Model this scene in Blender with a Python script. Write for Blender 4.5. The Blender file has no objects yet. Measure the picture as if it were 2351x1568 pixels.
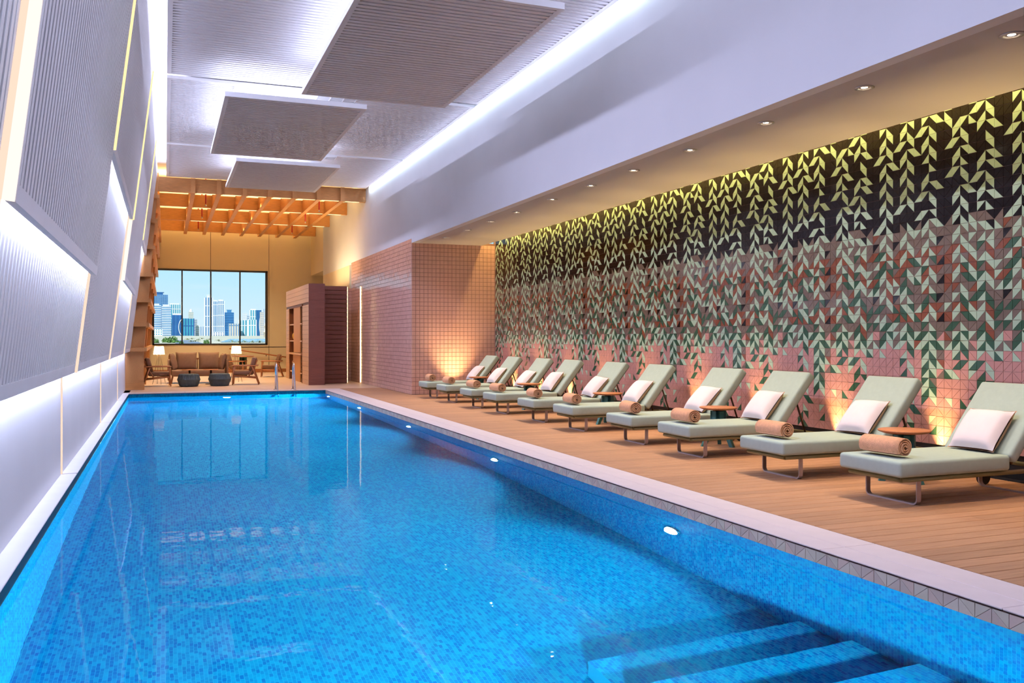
import bpy, bmesh, math, random
from mathutils import Vector, Matrix
random.seed(7)
PI = math.pi
SC = bpy.context.scene
COL = SC.collection

# ------------------------------------------------------------------ camera
F, VX, VY, CX, CY = 2060.0, 379.0, 776.0, 1175.5, 784.0
W_, H_ = 2351.0, 1568.0
TH = math.atan((CX - VX) / F)
HC = 1.4
cam = bpy.data.cameras.new('camera')
cam.lens = F / W_ * 36.0
cam.sensor_width = 36.0
cam.sensor_fit = 'HORIZONTAL'
cam.shift_y = -(CY - VY) / W_
cam.clip_start = 0.05
cam.clip_end = 8000
co = bpy.data.objects.new('camera', cam)
co.location = (0, 0, HC)
co.rotation_euler = (PI / 2, 0, -TH)
COL.objects.link(co)
SC.camera = co

# ------------------------------------------------------------------ view / sampling
vs = SC.view_settings
vs.view_transform = 'Standard'
vs.look = 'None'
vs.gamma = 1.0
vs.use_curve_mapping = False
vs.exposure = 2.45
cy = SC.cycles
cy.max_bounces = 4
cy.diffuse_bounces = 2
cy.glossy_bounces = 2
cy.transmission_bounces = 3
cy.transparent_max_bounces = 6
cy.use_adaptive_sampling = True
cy.adaptive_threshold = 0.05
cy.adaptive_min_samples = 20
cy.sample_clamp_indirect = 1.1
cy.caustics_reflective = False
cy.caustics_refractive = False
cy.use_denoising = True

def lin(c):
    c = c / 255.0
    return c / 12.92 if c <= 0.04045 else ((c + 0.055) / 1.055) ** 2.4
def rgb(r, g, b):
    return (lin(r), lin(g), lin(b), 1.0)

# ------------------------------------------------------------------ world: clear hazy daytime sky
wd = bpy.data.worlds.new('sky')
SC.world = wd
wd.use_nodes = True
nt = wd.node_tree
nt.nodes.clear()
wo = nt.nodes.new('ShaderNodeOutputWorld')
bg = nt.nodes.new('ShaderNodeBackground')
tc = nt.nodes.new('ShaderNodeTexCoord')
sx = nt.nodes.new('ShaderNodeSeparateXYZ')
cr = nt.nodes.new('ShaderNodeValToRGB')
cr.color_ramp.elements[0].position = 0.0
cr.color_ramp.elements[0].color = rgb(208, 226, 236)
cr.color_ramp.elements[1].position = 0.10
cr.color_ramp.elements[1].color = rgb(160, 218, 240)
e = cr.color_ramp.elements.new(0.6)
e.color = rgb(96, 168, 224)
nz = nt.nodes.new('ShaderNodeTexNoise')
nz.inputs['Scale'].default_value = 9.0
nz.inputs['Detail'].default_value = 6.0
mp = nt.nodes.new('ShaderNodeMapping')
mp.inputs['Scale'].default_value = (1, 1, 9)
mr = nt.nodes.new('ShaderNodeMapRange')
mr.inputs['From Min'].default_value = 0.60
mr.inputs['From Max'].default_value = 0.80
mr.inputs['To Max'].default_value = 0.4
mx = nt.nodes.new('ShaderNodeMixRGB')
mx.inputs['Color2'].default_value = rgb(226, 236, 242)
L = nt.links
L.new(tc.outputs['Generated'], sx.inputs[0])
L.new(sx.outputs['Z'], cr.inputs[0])
L.new(tc.outputs['Generated'], mp.inputs['Vector'])
L.new(mp.outputs[0], nz.inputs['Vector'])
L.new(nz.outputs['Fac'], mr.inputs['Value'])
L.new(mr.outputs[0], mx.inputs['Fac'])
L.new(cr.outputs['Color'], mx.inputs['Color1'])
L.new(mx.outputs[0], bg.inputs['Color'])
bg.inputs['Strength'].default_value = 0.22
L.new(bg.outputs[0], wo.inputs[0])

# ------------------------------------------------------------------ sun (lights the city outside) and large lights
def link(o, parent=None):
    COL.objects.link(o)
    if parent is not None:
        o.parent = parent
    return o

sun = bpy.data.lights.new('sun', 'SUN')
sun.energy = 0.9
sun.angle = 0.01
sun.color = (1.0, 0.95, 0.88)
so = link(bpy.data.objects.new('sun', sun))
so.rotation_euler = (math.radians(48), 0, math.radians(-35))

COOL = (0.74, 0.75, 1.0)
WARM = (1.0, 0.70, 0.32)
AMBER = (1.0, 0.58, 0.14)

def area(name, loc, sxx, syy, rot, watt, color, spread=PI):
    l = bpy.data.lights.new(name, 'AREA')
    l.shape = 'RECTANGLE'
    l.size = sxx
    l.size_y = syy
    l.energy = watt
    l.color = color
    l.spread = spread
    o = link(bpy.data.objects.new(name, l))
    o.location = loc
    o.rotation_euler = rot
    return o
def spot(name, loc, target, watt, color, angle, blend=0.6, radius=0.03):
    l = bpy.data.lights.new(name, 'SPOT')
    l.energy = watt
    l.color = color
    l.spot_size = math.radians(angle)
    l.spot_blend = blend
    l.shadow_soft_size = radius
    o = link(bpy.data.objects.new(name, l))
    o.location = loc
    o.rotation_euler = (Vector(target) - Vector(loc)).to_track_quat('-Z', 'Y').to_euler()
    return o
def point(name, loc, watt, color, radius=0.05):
    l = bpy.data.lights.new(name, 'POINT')
    l.energy = watt
    l.color = color
    l.shadow_soft_size = radius
    o = link(bpy.data.objects.new(name, l))
    o.location = loc
    return o
UP = (PI, 0, 0)
DOWN = (0, 0, 0)
def tilt(deg):           # strip lights turned about the Y axis: 0 faces down, 90 faces -X, -90 faces +X
    return (0, math.radians(deg), 0)

# key dimensions
XW = 7.876      # mosaic wall
XB = 5.685      # bulkhead / tiled column face
YC = 21.59      # tiled column front
YB = 38.0       # back wall
ZS = 3.75       # soffit underside
ZC = 5.87       # ribbed ceiling underside
ZT = 6.30       # slab
ZWAT = -0.10
ZFLOOR = -1.70
PX0, PX1, PY0, PY1 = -0.86, 4.06, 1.6, 24.5
LWALL = -1.0
YL = [-1.6, 4.82, 10.3, 16.3, 21.95, 26.7]   # left wall module lines

# cool light in the ceiling plenum, plus added strips that fill the room
for (y0, y1) in [(-2.0, 26.5)]:
    ly = y1 - y0
    area('cove_and_fill_light', (0.10, (y0 + y1) / 2, 5.99), 0.10, ly, tilt(140), 4 * ly, COOL)
    area('cove_and_fill_light', (-0.06, (y0 + y1) / 2, 5.84), 0.06, ly, tilt(-48), 3.2 * ly, (0.64, 0.67, 1.0), math.radians(112))  # added fill strip, brightens the room from the left
    area('cove_and_fill_light', (5.625, (y0 + y1) / 2, 5.85), 0.04, ly, tilt(55), 2.4 * ly, (0.68, 0.70, 1.0), math.radians(110))  # added fill strip, aimed back at the left wall
    area('cove_and_fill_light', (5.655, (y0 + y1) / 2, 5.90), 0.035, ly, tilt(-60), 2.6 * ly, (0.66, 0.84, 1.0))
for y in (10.3, 16.38, 22.06):
    area('cove_and_fill_light', (2.8, y, 6.0), 5.2, 0.08, UP, 14, COOL)
# light lying on the suspended panels, washing the ribbed ceiling
LOWP = [(2.06, 4.48, 9.83, 14.8), (0.91, 3.25, 15.35, 20.25), (1.48, 3.80, 20.9, 24.65)]
for (x0, x1, y0, y1) in LOWP:
    area('panel_light', ((x0 + x1) / 2 - 0.15, (y0 + y1) / 2, 5.47), x1 - x0 - 1.1, y1 - y0 - 1.1, UP, 2.0 * (y1 - y0), COOL)
    area('panel_light', (x0 + 0.08, (y0 + y1) / 2, 5.46), 0.05, y1 - y0 - 0.1, tilt(165), 0.45 * (y1 - y0), COOL)
    area('panel_light', ((x0 + x1) / 2, y0 + 0.07, 5.46), x1 - x0 - 0.1, 0.05, UP, 0.5 * (x1 - x0), COOL)
# warm cove above the mosaic wall
area('mosaic_cove_light', (7.66, (4.0 + YC) / 2, 4.12), 0.06, YC - 4.0, tilt(-18), 28, (1.0, 0.72, 0.22))
# warm light above the timber grid and on the lounge walls
for y in (28.5, 31.9, 35.3, 37.5):
    area('grid_light', (2.4, y, 6.02), 5.6, 0.08, UP, 55, WARM)
area('lounge_wash_light', (4.85, 30.0, 3.10), 0.10, 4.0, UP, 16, (1.0, 0.74, 0.40))
for x in (0.4, 2.5, 4.3):
    for y in (29.0, 32.2, 35.6):
        spot('lounge_fill_spot', (x, y, 5.9), (x, y + 0.6, 0), 85, (1.0, 0.82, 0.50), 95, 1.0, 0.04)  # added fill spots that brighten the lounge, no fixtures

# ------------------------------------------------------------------ materials
MATS = {}
def mat(name, col, rough=0.5, metal=0.0, var=0.06, scale=6.0, bump=0.0, bscale=60.0, stretch=(1, 1, 1), spec=0.5, coat=0.0):
    if name in MATS:
        return MATS[name]
    m = bpy.data.materials.new(name)
    m.use_nodes = True
    n = m.node_tree
    p = n.nodes['Principled BSDF']
    p.inputs['Roughness'].default_value = rough
    p.inputs['Metallic'].default_value = metal
    p.inputs['Specular IOR Level'].default_value = spec
    if coat:
        p.inputs['Coat Weight'].default_value = coat
        p.inputs['Coat Roughness'].default_value = 0.08
    c = rgb(*col)
    t = n.nodes.new('ShaderNodeTexCoord')
    mpn = n.nodes.new('ShaderNodeMapping')
    mpn.inputs['Scale'].default_value = stretch
    nzn = n.nodes.new('ShaderNodeTexNoise')
    nzn.inputs['Scale'].default_value = scale
    nzn.inputs['Detail'].default_value = 2.0
    r = n.nodes.new('ShaderNodeValToRGB')
    r.color_ramp.elements[0].position = 0.3
    r.color_ramp.elements[1].position = 0.7
    r.color_ramp.elements[0].color = tuple(x * (1 - var) for x in c[:3]) + (1,)
    r.color_ramp.elements[1].color = tuple(min(1, x * (1 + var)) for x in c[:3]) + (1,)
    n.links.new(t.outputs['Object'], mpn.inputs[0])
    n.links.new(mpn.outputs[0], nzn.inputs['Vector'])
    n.links.new(nzn.outputs['Fac'], r.inputs[0])
    n.links.new(r.outputs[0], p.inputs['Base Color'])
    if bump:
        b2 = n.nodes.new('ShaderNodeTexNoise')
        b2.inputs['Scale'].default_value = bscale
        b2.inputs['Detail'].default_value = 1.0
        bn = n.nodes.new('ShaderNodeBump')
        bn.inputs['Strength'].default_value = bump
        bn.inputs['Distance'].default_value = 0.01
        n.links.new(mpn.outputs[0], b2.inputs['Vector'])
        n.links.new(b2.outputs['Fac'], bn.inputs['Height'])
        n.links.new(bn.outputs[0], p.inputs['Normal'])
    MATS[name] = m
    return m
def emit(name, col, strength):
    if name in MATS:
        return MATS[name]
    m = bpy.data.materials.new(name)
    m.use_nodes = True
    n = m.node_tree
    n.nodes.clear()
    o = n.nodes.new('ShaderNodeOutputMaterial')
    em = n.nodes.new('ShaderNodeEmission')
    em.inputs['Color'].default_value = tuple(col) + (1.0,)
    em.inputs['Strength'].default_value = strength
    n.links.new(em.outputs[0], o.inputs[0])
    MATS[name] = m
    return m

M_white = mat('white_paint', (236, 236, 238), 0.6, var=0.015, scale=1.5)
M_wall = mat('white_plaster', (236, 236, 240), 0.75, var=0.02, scale=1.0)
M_panel = mat('ribbed_white_panel', (240, 240, 243), 0.55, var=0.015, scale=2)
M_soffit = mat('soffit_paint', (204, 198, 196), 0.7, var=0.015, scale=1)
M_cream = mat('cream_plaster', (240, 222, 190), 0.7, var=0.03, scale=0.8)
M_grout = mat('dark_grout', (158, 124, 114), 0.85, var=0.08)
M_groutp = mat('pink_grout', (146, 108, 98), 0.85, var=0.08)
M_pinktile = mat('pink_glazed_tile', (226, 178, 164), 0.16, var=0.05, scale=7)
M_coping = mat('pale_stone_coping', (226, 208, 204), 0.55, var=0.03, scale=5)
M_copwhite = mat('white_stone_coping', (238, 236, 240), 0.45, var=0.02, scale=4)
M_darkstone = mat('dark_overflow_stone', (22, 26, 30), 0.4, var=0.2)
M_floor = mat('beige_floor_stone', (222, 186, 158), 0.45, var=0.04, scale=2)
M_oak = mat('oak_timber', (216, 150, 86), 0.5, var=0.14, scale=5, stretch=(1, 14, 14))
M_oaky = mat('oak_timber_long', (218, 154, 92), 0.5, var=0.14, scale=5, stretch=(14, 1, 14))
M_clad = mat('brown_cladding', (136, 80, 66), 0.5, var=0.12, scale=4, stretch=(1, 1, 22))
M_cladlight = mat('tan_cladding', (228, 178, 138), 0.45, var=0.06, scale=4, stretch=(1, 1, 12))
M_wardrobe = mat('brown_wood_interior', (128, 70, 32), 0.5, var=0.14, scale=4, stretch=(14, 14, 1))
M_teak = mat('teak_wood', (178, 112, 70), 0.45, var=0.16, scale=9, stretch=(10, 10, 1))
M_tabletop = mat('table_top_wood', (186, 116, 76), 0.45, var=0.12, scale=6, stretch=(1, 12, 1))
M_sage = mat('sage_cushion_fabric', (166, 180, 168), 0.85, var=0.03, scale=20)
M_pillow = mat('white_pillow_fabric', (226, 212, 214), 0.85, var=0.02, scale=10)
M_tanfab = mat('tan_pillow_back', (206, 164, 132), 0.85, var=0.04, scale=20)
M_towel = mat('apricot_towel', (226, 168, 130), 0.95, var=0.08, scale=40, bump=0.7, bscale=180)
M_olive = mat('olive_metal', (134, 126, 84), 0.45, metal=0.2, var=0.04)
M_leg = mat('mauve_grey_metal', (176, 160, 158), 0.35, metal=0.4, var=0.03)
M_prop = mat('bronze_metal', (74, 50, 28), 0.4, metal=0.4, var=0.06)
M_teal = mat('teal_lacquer', (50, 106, 104), 0.45, var=0.05)
M_black = mat('black_metal', (24, 24, 24), 0.45, var=0.1)
M_frame = mat('black_window_frame', (34, 30, 26), 0.45, var=0.1)
M_chrome = mat('polished_steel', (214, 214, 218), 0.12, metal=1.0, var=0.02)
M_sofa = mat('taupe_upholstery', (144, 108, 86), 0.9, var=0.06, scale=14)
M_pouf = mat('charcoal_rope', (70, 82, 88), 0.8, var=0.14, scale=16)
M_shade = mat('lamp_shade', (252, 240, 206), 0.8, var=0.01)
M_red = mat('red_pipe', (200, 40, 30), 0.4, var=0.06)
M_gold = mat('golden_ball', (222, 170, 40), 0.4, var=0.1)
M_ring = mat('grey_ring', (92, 86, 76), 0.5, var=0.1)
M_white_trim = mat('downlight_trim', (206, 198, 190), 0.35, metal=0.2, var=0.02)
TILEC = {
    'M': mat('tile_mint', (180, 206, 178), 0.12, var=0.03, scale=3, spec=0.3),
    'K': mat('tile_black', (26, 20, 20), 0.12, var=0.2, scale=3, spec=0.3),
    'B': mat('tile_taupe', (122, 106, 94), 0.12, var=0.04, scale=3, spec=0.3),
    'R': mat('tile_rust', (138, 80, 58), 0.12, var=0.05, scale=3, spec=0.3),
    'G': mat('tile_green', (58, 92, 70), 0.12, var=0.06, scale=3, spec=0.3),
    'P': mat('tile_pink', (200, 146, 136), 0.14, var=0.04, scale=3, spec=0.3),
}
FASC = {
    'a': mat('fascia_cream', (230, 216, 198), 0.4, var=0.03),
    'b': mat('fascia_rose', (230, 204, 188), 0.4, var=0.03),
    'c': mat('fascia_taupe', (216, 196, 182), 0.4, var=0.03),
    'd': mat('fascia_mint', (222, 210, 190), 0.4, var=0.03),
}
E_lens = emit('downlight_glow', (1.0, 0.86, 0.62), 8.0)
E_pool = emit('pool_lamp_glow', (0.85, 1.0, 1.0), 20.0)
E_peach = emit('peach_led_strip', (1.0, 0.72, 0.56), 0.20)
E_endglow = emit('peach_end_glow', (1.0, 0.84, 0.77), 0.22)  # warm light on the panel end faces, put in as emission
E_gold = emit('gold_led_strip', (1.0, 0.74, 0.36), 0.26)
E_led = emit('warm_led_tape', (1.0, 0.70, 0.34), 0.8)
E_bar = emit('grid_bright_bar', (1.0, 0.80, 0.40), 0.34)  # emissive bars along the cross-beam undersides
E_bulb = emit('lamp_bulb', (1.0, 0.84, 0.58), 8.0)

def deck_mat():
    m = bpy.data.materials.new('deck_timber')
    m.use_nodes = True
    n = m.node_tree
    p = n.nodes['Principled BSDF']
    p.inputs['Roughness'].default_value = 0.55
    t = n.nodes.new('ShaderNodeTexCoord')
    oi = n.nodes.new('ShaderNodeObjectInfo')
    mpn = n.nodes.new('ShaderNodeMapping')
    mpn.inputs['Scale'].default_value = (0.6, 16, 16)
    add = n.nodes.new('ShaderNodeVectorMath')
    add.operation = 'ADD'
    nzn = n.nodes.new('ShaderNodeTexNoise')
    nzn.inputs['Scale'].default_value = 5
    nzn.inputs['Detail'].default_value = 6
    r = n.nodes.new('ShaderNodeValToRGB')
    r.color_ramp.elements[0].position = 0.25
    r.color_ramp.elements[1].position = 0.75
    r.color_ramp.elements[0].color = rgb(162, 114, 82)
    r.color_ramp.elements[1].color = rgb(200, 150, 112)
    hs = n.nodes.new('ShaderNodeHueSaturation')
    mr_ = n.nodes.new('ShaderNodeMapRange')
    mr_.inputs['To Min'].default_value = 0.88
    mr_.inputs['To Max'].default_value = 1.08
    wv = n.nodes.new('ShaderNodeTexWave')
    wv.bands_direction = 'Y'
    wv.inputs['Scale'].default_value = 26
    bn = n.nodes.new('ShaderNodeBump')
    bn.inputs['Strength'].default_value = 0.25
    bn.inputs['Distance'].default_value = 0.004
    k = n.links
    k.new(t.outputs['Object'], add.inputs[0])
    k.new(oi.outputs['Location'], add.inputs[1])
    k.new(add.outputs[0], mpn.inputs[0])
    k.new(mpn.outputs[0], nzn.inputs['Vector'])
    k.new(nzn.outputs['Fac'], r.inputs[0])
    k.new(oi.outputs['Random'], mr_.inputs['Value'])
    k.new(mr_.outputs[0], hs.inputs['Value'])
    k.new(r.outputs[0], hs.inputs['Color'])
    k.new(hs.outputs[0], p.inputs['Base Color'])
    k.new(t.outputs['Object'], wv.inputs['Vector'])
    k.new(wv.outputs['Fac'], bn.inputs['Height'])
    k.new(bn.outputs[0], p.inputs['Normal'])
    return m
M_deck = deck_mat()

def pool_mat(name, ax):
    m = bpy.data.materials.new(name)
    m.use_nodes = True
    n = m.node_tree
    p = n.nodes['Principled BSDF']
    p.inputs['Roughness'].default_value = 0.7
    p.inputs['Specular IOR Level'].default_value = 0.1
    t = n.nodes.new('ShaderNodeTexCoord')
    s = n.nodes.new('ShaderNodeSeparateXYZ')
    c = n.nodes.new('ShaderNodeCombineXYZ')
    br = n.nodes.new('ShaderNodeTexBrick')
    br.offset = 0.5
    br.inputs['Scale'].default_value = 1.0
    br.inputs['Brick Width'].default_value = 0.05
    br.inputs['Row Height'].default_value = 0.025
    br.inputs['Mortar Size'].default_value = 0.0016
    br.inputs['Color1'].default_value = rgb(0, 110, 178)
    br.inputs['Color2'].default_value = rgb(0, 166, 206)
    br.inputs['Mortar'].default_value = rgb(40, 170, 206)
    br.inputs['Bias'].default_value = -0.1
    k = n.links
    k.new(t.outputs['Object'], s.inputs[0])
    k.new(s.outputs[ax[0]], c.inputs[0])
    k.new(s.outputs[ax[1]], c.inputs[1])
    k.new(c.outputs[0], br.inputs['Vector'])
    k.new(br.outputs['Color'], p.inputs['Base Color'])
    return m
M_poolf = pool_mat('pool_mosaic_floor', ('Y', 'X'))
M_poolx = pool_mat('pool_mosaic_side', ('Z', 'Y'))
M_pooly = pool_mat('pool_mosaic_end', ('Z', 'X'))

def water_mat():
    m = bpy.data.materials.new('pool_water')
    m.use_nodes = True
    n = m.node_tree
    n.nodes.clear()
    o = n.nodes.new('ShaderNodeOutputMaterial')
    g = n.nodes.new('ShaderNodeBsdfRefraction')
    g.inputs['IOR'].default_value = 1.33
    g.inputs['Roughness'].default_value = 0.0
    g.inputs['Color'].default_value = (0.80, 0.97, 1.0, 1)
    gs = n.nodes.new('ShaderNodeBsdfGlossy')
    gs.inputs['Roughness'].default_value = 0.01
    fr = n.nodes.new('ShaderNodeFresnel')
    fr.inputs['IOR'].default_value = 1.33
    ml = n.nodes.new('ShaderNodeMath')
    ml.operation = 'MULTIPLY'
    ml.inputs[1].default_value = 0.27
    mxs = n.nodes.new('ShaderNodeMixShader')
    t = n.nodes.new('ShaderNodeTexCoord')
    a = n.nodes.new('ShaderNodeTexNoise')
    a.inputs['Scale'].default_value = 3.2
    a.inputs['Detail'].default_value = 3.0
    b = n.nodes.new('ShaderNodeBump')
    b.inputs['Strength'].default_value = 0.12
    b.inputs['Distance'].default_value = 0.012
    n.links.new(t.outputs['Object'], a.inputs['Vector'])
    n.links.new(a.outputs['Fac'], b.inputs['Height'])
    for q in (g, gs, fr):
        n.links.new(b.outputs[0], q.inputs['Normal'])
    n.links.new(fr.outputs[0], ml.inputs[0])
    n.links.new(ml.outputs[0], mxs.inputs[0])
    n.links.new(g.outputs[0], mxs.inputs[1])
    n.links.new(gs.outputs[0], mxs.inputs[2])
    n.links.new(mxs.outputs[0], o.inputs[0])
    return m
M_water = water_mat()
def glass_mat():
    m = bpy.data.materials.new('window_glass')
    m.use_nodes = True
    n = m.node_tree
    n.nodes.clear()
    o = n.nodes.new('ShaderNodeOutputMaterial')
    tr = n.nodes.new('ShaderNodeBsdfTransparent')
    tr.inputs['Color'].default_value = (0.97, 0.99, 1, 1)
    gl = n.nodes.new('ShaderNodeBsdfGlossy')
    gl.inputs['Roughness'].default_value = 0.02
    fr = n.nodes.new('ShaderNodeFresnel')
    fr.inputs['IOR'].default_value = 1.25
    mxs = n.nodes.new('ShaderNodeMixShader')
    n.links.new(fr.outputs[0], mxs.inputs[0])
    n.links.new(tr.outputs[0], mxs.inputs[1])
    n.links.new(gl.outputs[0], mxs.inputs[2])
    n.links.new(mxs.outputs[0], o.inputs[0])
    return m
M_glass = glass_mat()

# ------------------------------------------------------------------ mesh helpers
class MB:
    def __init__(self):
        self.v = []
        self.f = []
        self.mi = []
        self.sm = []
    def add(self, vs_, fs_, mi=0, smooth=False, M=None):
        b = len(self.v)
        if M is not None:
            vs_ = [tuple(M @ Vector(p)) for p in vs_]
        self.v += [tuple(p) for p in vs_]
        for f in fs_:
            self.f.append(tuple(i + b for i in f))
            self.mi.append(mi)
            self.sm.append(smooth)
        return self
    def box(self, x0, x1, y0, y1, z0, z1, mi=0, M=None):
        v = [(x0, y0, z0), (x1, y0, z0), (x1, y1, z0), (x0, y1, z0), (x0, y0, z1), (x1, y0, z1), (x1, y1, z1), (x0, y1, z1)]
        f = [(0, 3, 2, 1), (4, 5, 6, 7), (0, 1, 5, 4), (1, 2, 6, 5), (2, 3, 7, 6), (3, 0, 4, 7)]
        return self.add(v, f, mi, False, M)
    def quad(self, a, b, c, d, mi=0):
        return self.add([a, b, c, d], [(0, 1, 2, 3)], mi)
    def rbox(self, x0, x1, y0, y1, z0, z1, r=0.02, seg=3, mi=0, M=None):
        bm = bmesh.new()
        bmesh.ops.create_cube(bm, size=1.0)
        for v in bm.verts:
            v.co = Vector(((x0 + x1) / 2 + v.co.x * (x1 - x0), (y0 + y1) / 2 + v.co.y * (y1 - y0), (z0 + z1) / 2 + v.co.z * (z1 - z0)))
        bmesh.ops.bevel(bm, geom=bm.edges[:], offset=r, segments=seg, profile=0.5, affect='EDGES', clamp_overlap=True)
        bm.verts.index_update()
        vs_ = [tuple(v.co) for v in bm.verts]
        fs_ = [tuple(v.index for v in f.verts) for f in bm.faces]
        bm.free()
        return self.add(vs_, fs_, mi, True, M)
    def cyl(self, p0, p1, r0, r1=None, n=12, mi=0, caps=True, smooth=True):
        r1 = r0 if r1 is None else r1
        p0, p1 = Vector(p0), Vector(p1)
        q = (p1 - p0).to_track_quat('Z', 'Y')
        vs_ = []
        for p, r in ((p0, r0), (p1, r1)):
            for i in range(n):
                a = 2 * PI * i / n
                vs_.append(tuple(p + q @ Vector((r * math.cos(a), r * math.sin(a), 0))))
        fs_ = [(i, (i + 1) % n, n + (i + 1) % n, n + i) for i in range(n)]
        self.add(vs_, fs_, mi, smooth)
        if caps:
            b = len(self.v) - 2 * n
            self.f.append(tuple(b + n - 1 - i for i in range(n)))
            self.mi.append(mi)
            self.sm.append(False)
            self.f.append(tuple(b + n + i for i in range(n)))
            self.mi.append(mi)
            self.sm.append(False)
        return self
    def tube(self, pts, r, n=8, mi=0):
        pts = [Vector(p) for p in pts]
        rings = []
        up = None
        for i, p in enumerate(pts):
            a = pts[max(0, i - 1)]
            c = pts[min(len(pts) - 1, i + 1)]
            d = (c - a).normalized()
            if up is None:
                up = d.orthogonal().normalized()
            up = (up - d * up.dot(d)).normalized()
            s = d.cross(up)
            rings.append([tuple(p + r * (math.cos(2 * PI * k / n) * up + math.sin(2 * PI * k / n) * s)) for k in range(n)])
        vs_ = [p for rg in rings for p in rg]
        fs_ = []
        for i in range(len(rings) - 1):
            for k in range(n):
                fs_.append((i * n + k, i * n + (k + 1) % n, (i + 1) * n + (k + 1) % n, (i + 1) * n + k))
        self.add(vs_, fs_, mi, True)
        b = len(self.v) - len(vs_)
        self.f += [tuple(b + n - 1 - k for k in range(n)), tuple(b + len(vs_) - n + k for k in range(n))]
        self.mi += [mi, mi]
        self.sm += [False, False]
        return self
    def lathe(self, prof, c=(0, 0), n=24, mi=0, smooth=True):
        vs_ = []
        for r, z in prof:
            for i in range(n):
                a = 2 * PI * i / n
                vs_.append((c[0] + r * math.cos(a), c[1] + r * math.sin(a), z))
        fs_ = []
        for j in range(len(prof) - 1):
            for i in range(n):
                fs_.append((j * n + i, j * n + (i + 1) % n, (j + 1) * n + (i + 1) % n, (j + 1) * n + i))
        return self.add(vs_, fs_, mi, smooth)
    def sphere(self, c, r, n=12, mi=0, sz=1.0):
        m = max(6, n // 2)
        prof = [(r * math.sin(PI * j / m), c[2] - r * sz * math.cos(PI * j / m)) for j in range(m + 1)]
        prof[0] = (0.001, prof[0][1])
        prof[-1] = (0.001, prof[-1][1])
        return self.lathe(prof, (c[0], c[1]), n, mi)
    def mesh(self, name, mats):
        me = bpy.data.meshes.new(name)
        me.from_pydata(self.v, [], self.f)
        if not isinstance(mats, (list, tuple)):
            mats = [mats]
        for m in mats:
            me.materials.append(m)
        me.polygons.foreach_set('material_index', self.mi)
        me.polygons.foreach_set('use_smooth', self.sm)
        me.update()
        return me
    def build(self, name, mats, parent=None, loc=None):
        o = bpy.data.objects.new(name, self.mesh(name, mats))
        if loc is not None:
            o.location = loc
        return link(o, parent)

def tag(o, label=None, cat=None, group=None, kind=None):
    if label:
        o['label'] = label
    if cat:
        o['category'] = cat
    if group:
        o['group'] = group
    if kind:
        o['kind'] = kind
    return o
def thing(name, loc, label, cat, group=None, rz=0.0):
    o = bpy.data.objects.new(name, None)
    o.empty_display_size = 0.1
    o.location = loc
    o.rotation_euler = (0, 0, rz)
    link(o)
    return tag(o, label, cat, group)
def struct(name, mb, mats, parent=None):
    o = mb.build(name, mats, parent)
    if parent is None:
        o['kind'] = 'structure'
    return o
def child(name, me, parent, loc=(0, 0, 0)):
    o = bpy.data.objects.new(name, me)
    o.location = loc
    return link(o, parent)
def dup(root, loc, rz=None, label=None, group=None):
    r = root.copy()
    link(r)
    r.location = loc
    if rz is not None:
        r.rotation_euler = (0, 0, rz)
    if label:
        r['label'] = label
    if group:
        r['group'] = group
    for ch in list(root.children):
        c = ch.copy()
        link(c, r)
        for g in ch.children:
            d = g.copy()
            link(d, c)
    return r

ORD = ['nearest', 'second nearest', 'third nearest', 'fourth nearest', 'fifth nearest', 'sixth nearest', 'seventh nearest', 'eighth nearest', 'ninth nearest', 'tenth nearest', 'eleventh nearest']

# ================================================================== THE SETTING
def sbox(name, m, *b):
    mb = MB()
    for q in b:
        mb.box(*q)
    return struct(name, mb, m)

sbox('ceiling', M_white, (-1.3, 5.9, -3.2, 27.0, ZT, ZT + 0.2))
sbox('ceiling_lounge', M_cream, (-1.5, 7.3, 27.0, 38.3, ZT, ZT + 0.2))
sbox('ceiling_soffit', M_soffit, (XB + 0.151, 7.52, -3.2, YC, ZS, ZS + 0.10), (7.46, 7.52, -3.2, YC, ZS + 0.10, 4.35), (7.46, 8.1, -3.2, YC, 4.35, 4.45))
wall_left = sbox('wall_left', M_wall, (LWALL - 0.12, LWALL, -3.2, 26.7, -0.2, ZT))
sbox('wall_front', M_wall, (-1.3, 8.1, -3.2, -3.05, -2.0, ZT + 0.2))
sbox('wall_bulkhead', M_wall, (XB, XB + 0.15, -3.05, YC, ZS, ZT), (XB, XB + 0.15, YC, 34.9, 3.81, ZT))
sbox('wall_lounge_right', M_cream, (XB, XB + 0.15, 29.6, 34.9, -0.02, 3.81), (XB, XB + 0.15, 34.9, YB, 4.0, ZT),
     (XB + 0.15, 7.2, 34.75, 34.9, 0, 4.0), (XB + 0.15, 7.2, 34.9, YB, 4.0, 4.1), (7.1, 7.2, 34.9, YB, -0.02, 4.0))
sbox('wall_lounge_left', M_cream, (-1.45, -1.3, 26.7, YB, -0.1, ZT), (-1.45, LWALL - 0.12, 26.6, 26.75, -0.1, ZT))
WX0, WX1, WZ0, WZ1 = -0.47, 3.93, 1.12, 4.145
sbox('wall_back', M_cream, (-1.45, WX0, YB, YB + 0.2, -0.1, ZT), (WX1, 7.2, YB, YB + 0.2, -0.1, ZT),
     (WX0, WX1, YB, YB + 0.2, -0.1, WZ0), (WX0, WX1, YB, YB + 0.2, WZ1, ZT))
# dark panel seams and dado line on the back wall
sbox('trim_1', M_frame, (1.70, 1.715, YB - 0.004, YB + 0.01, WZ1, 6.2))
sbox('trim_2', M_frame, (3.975, 3.99, YB - 0.004, YB + 0.01, 0.0, 6.2))
sbox('trim_3', M_frame, (2.9, XB, YB - 0.012, YB + 0.01, 1.02, 1.045))
sbox('baseboard_back', M_teak, (-1.3, 7.0, YB - 0.02, YB, 0.0, 0.14))

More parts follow.
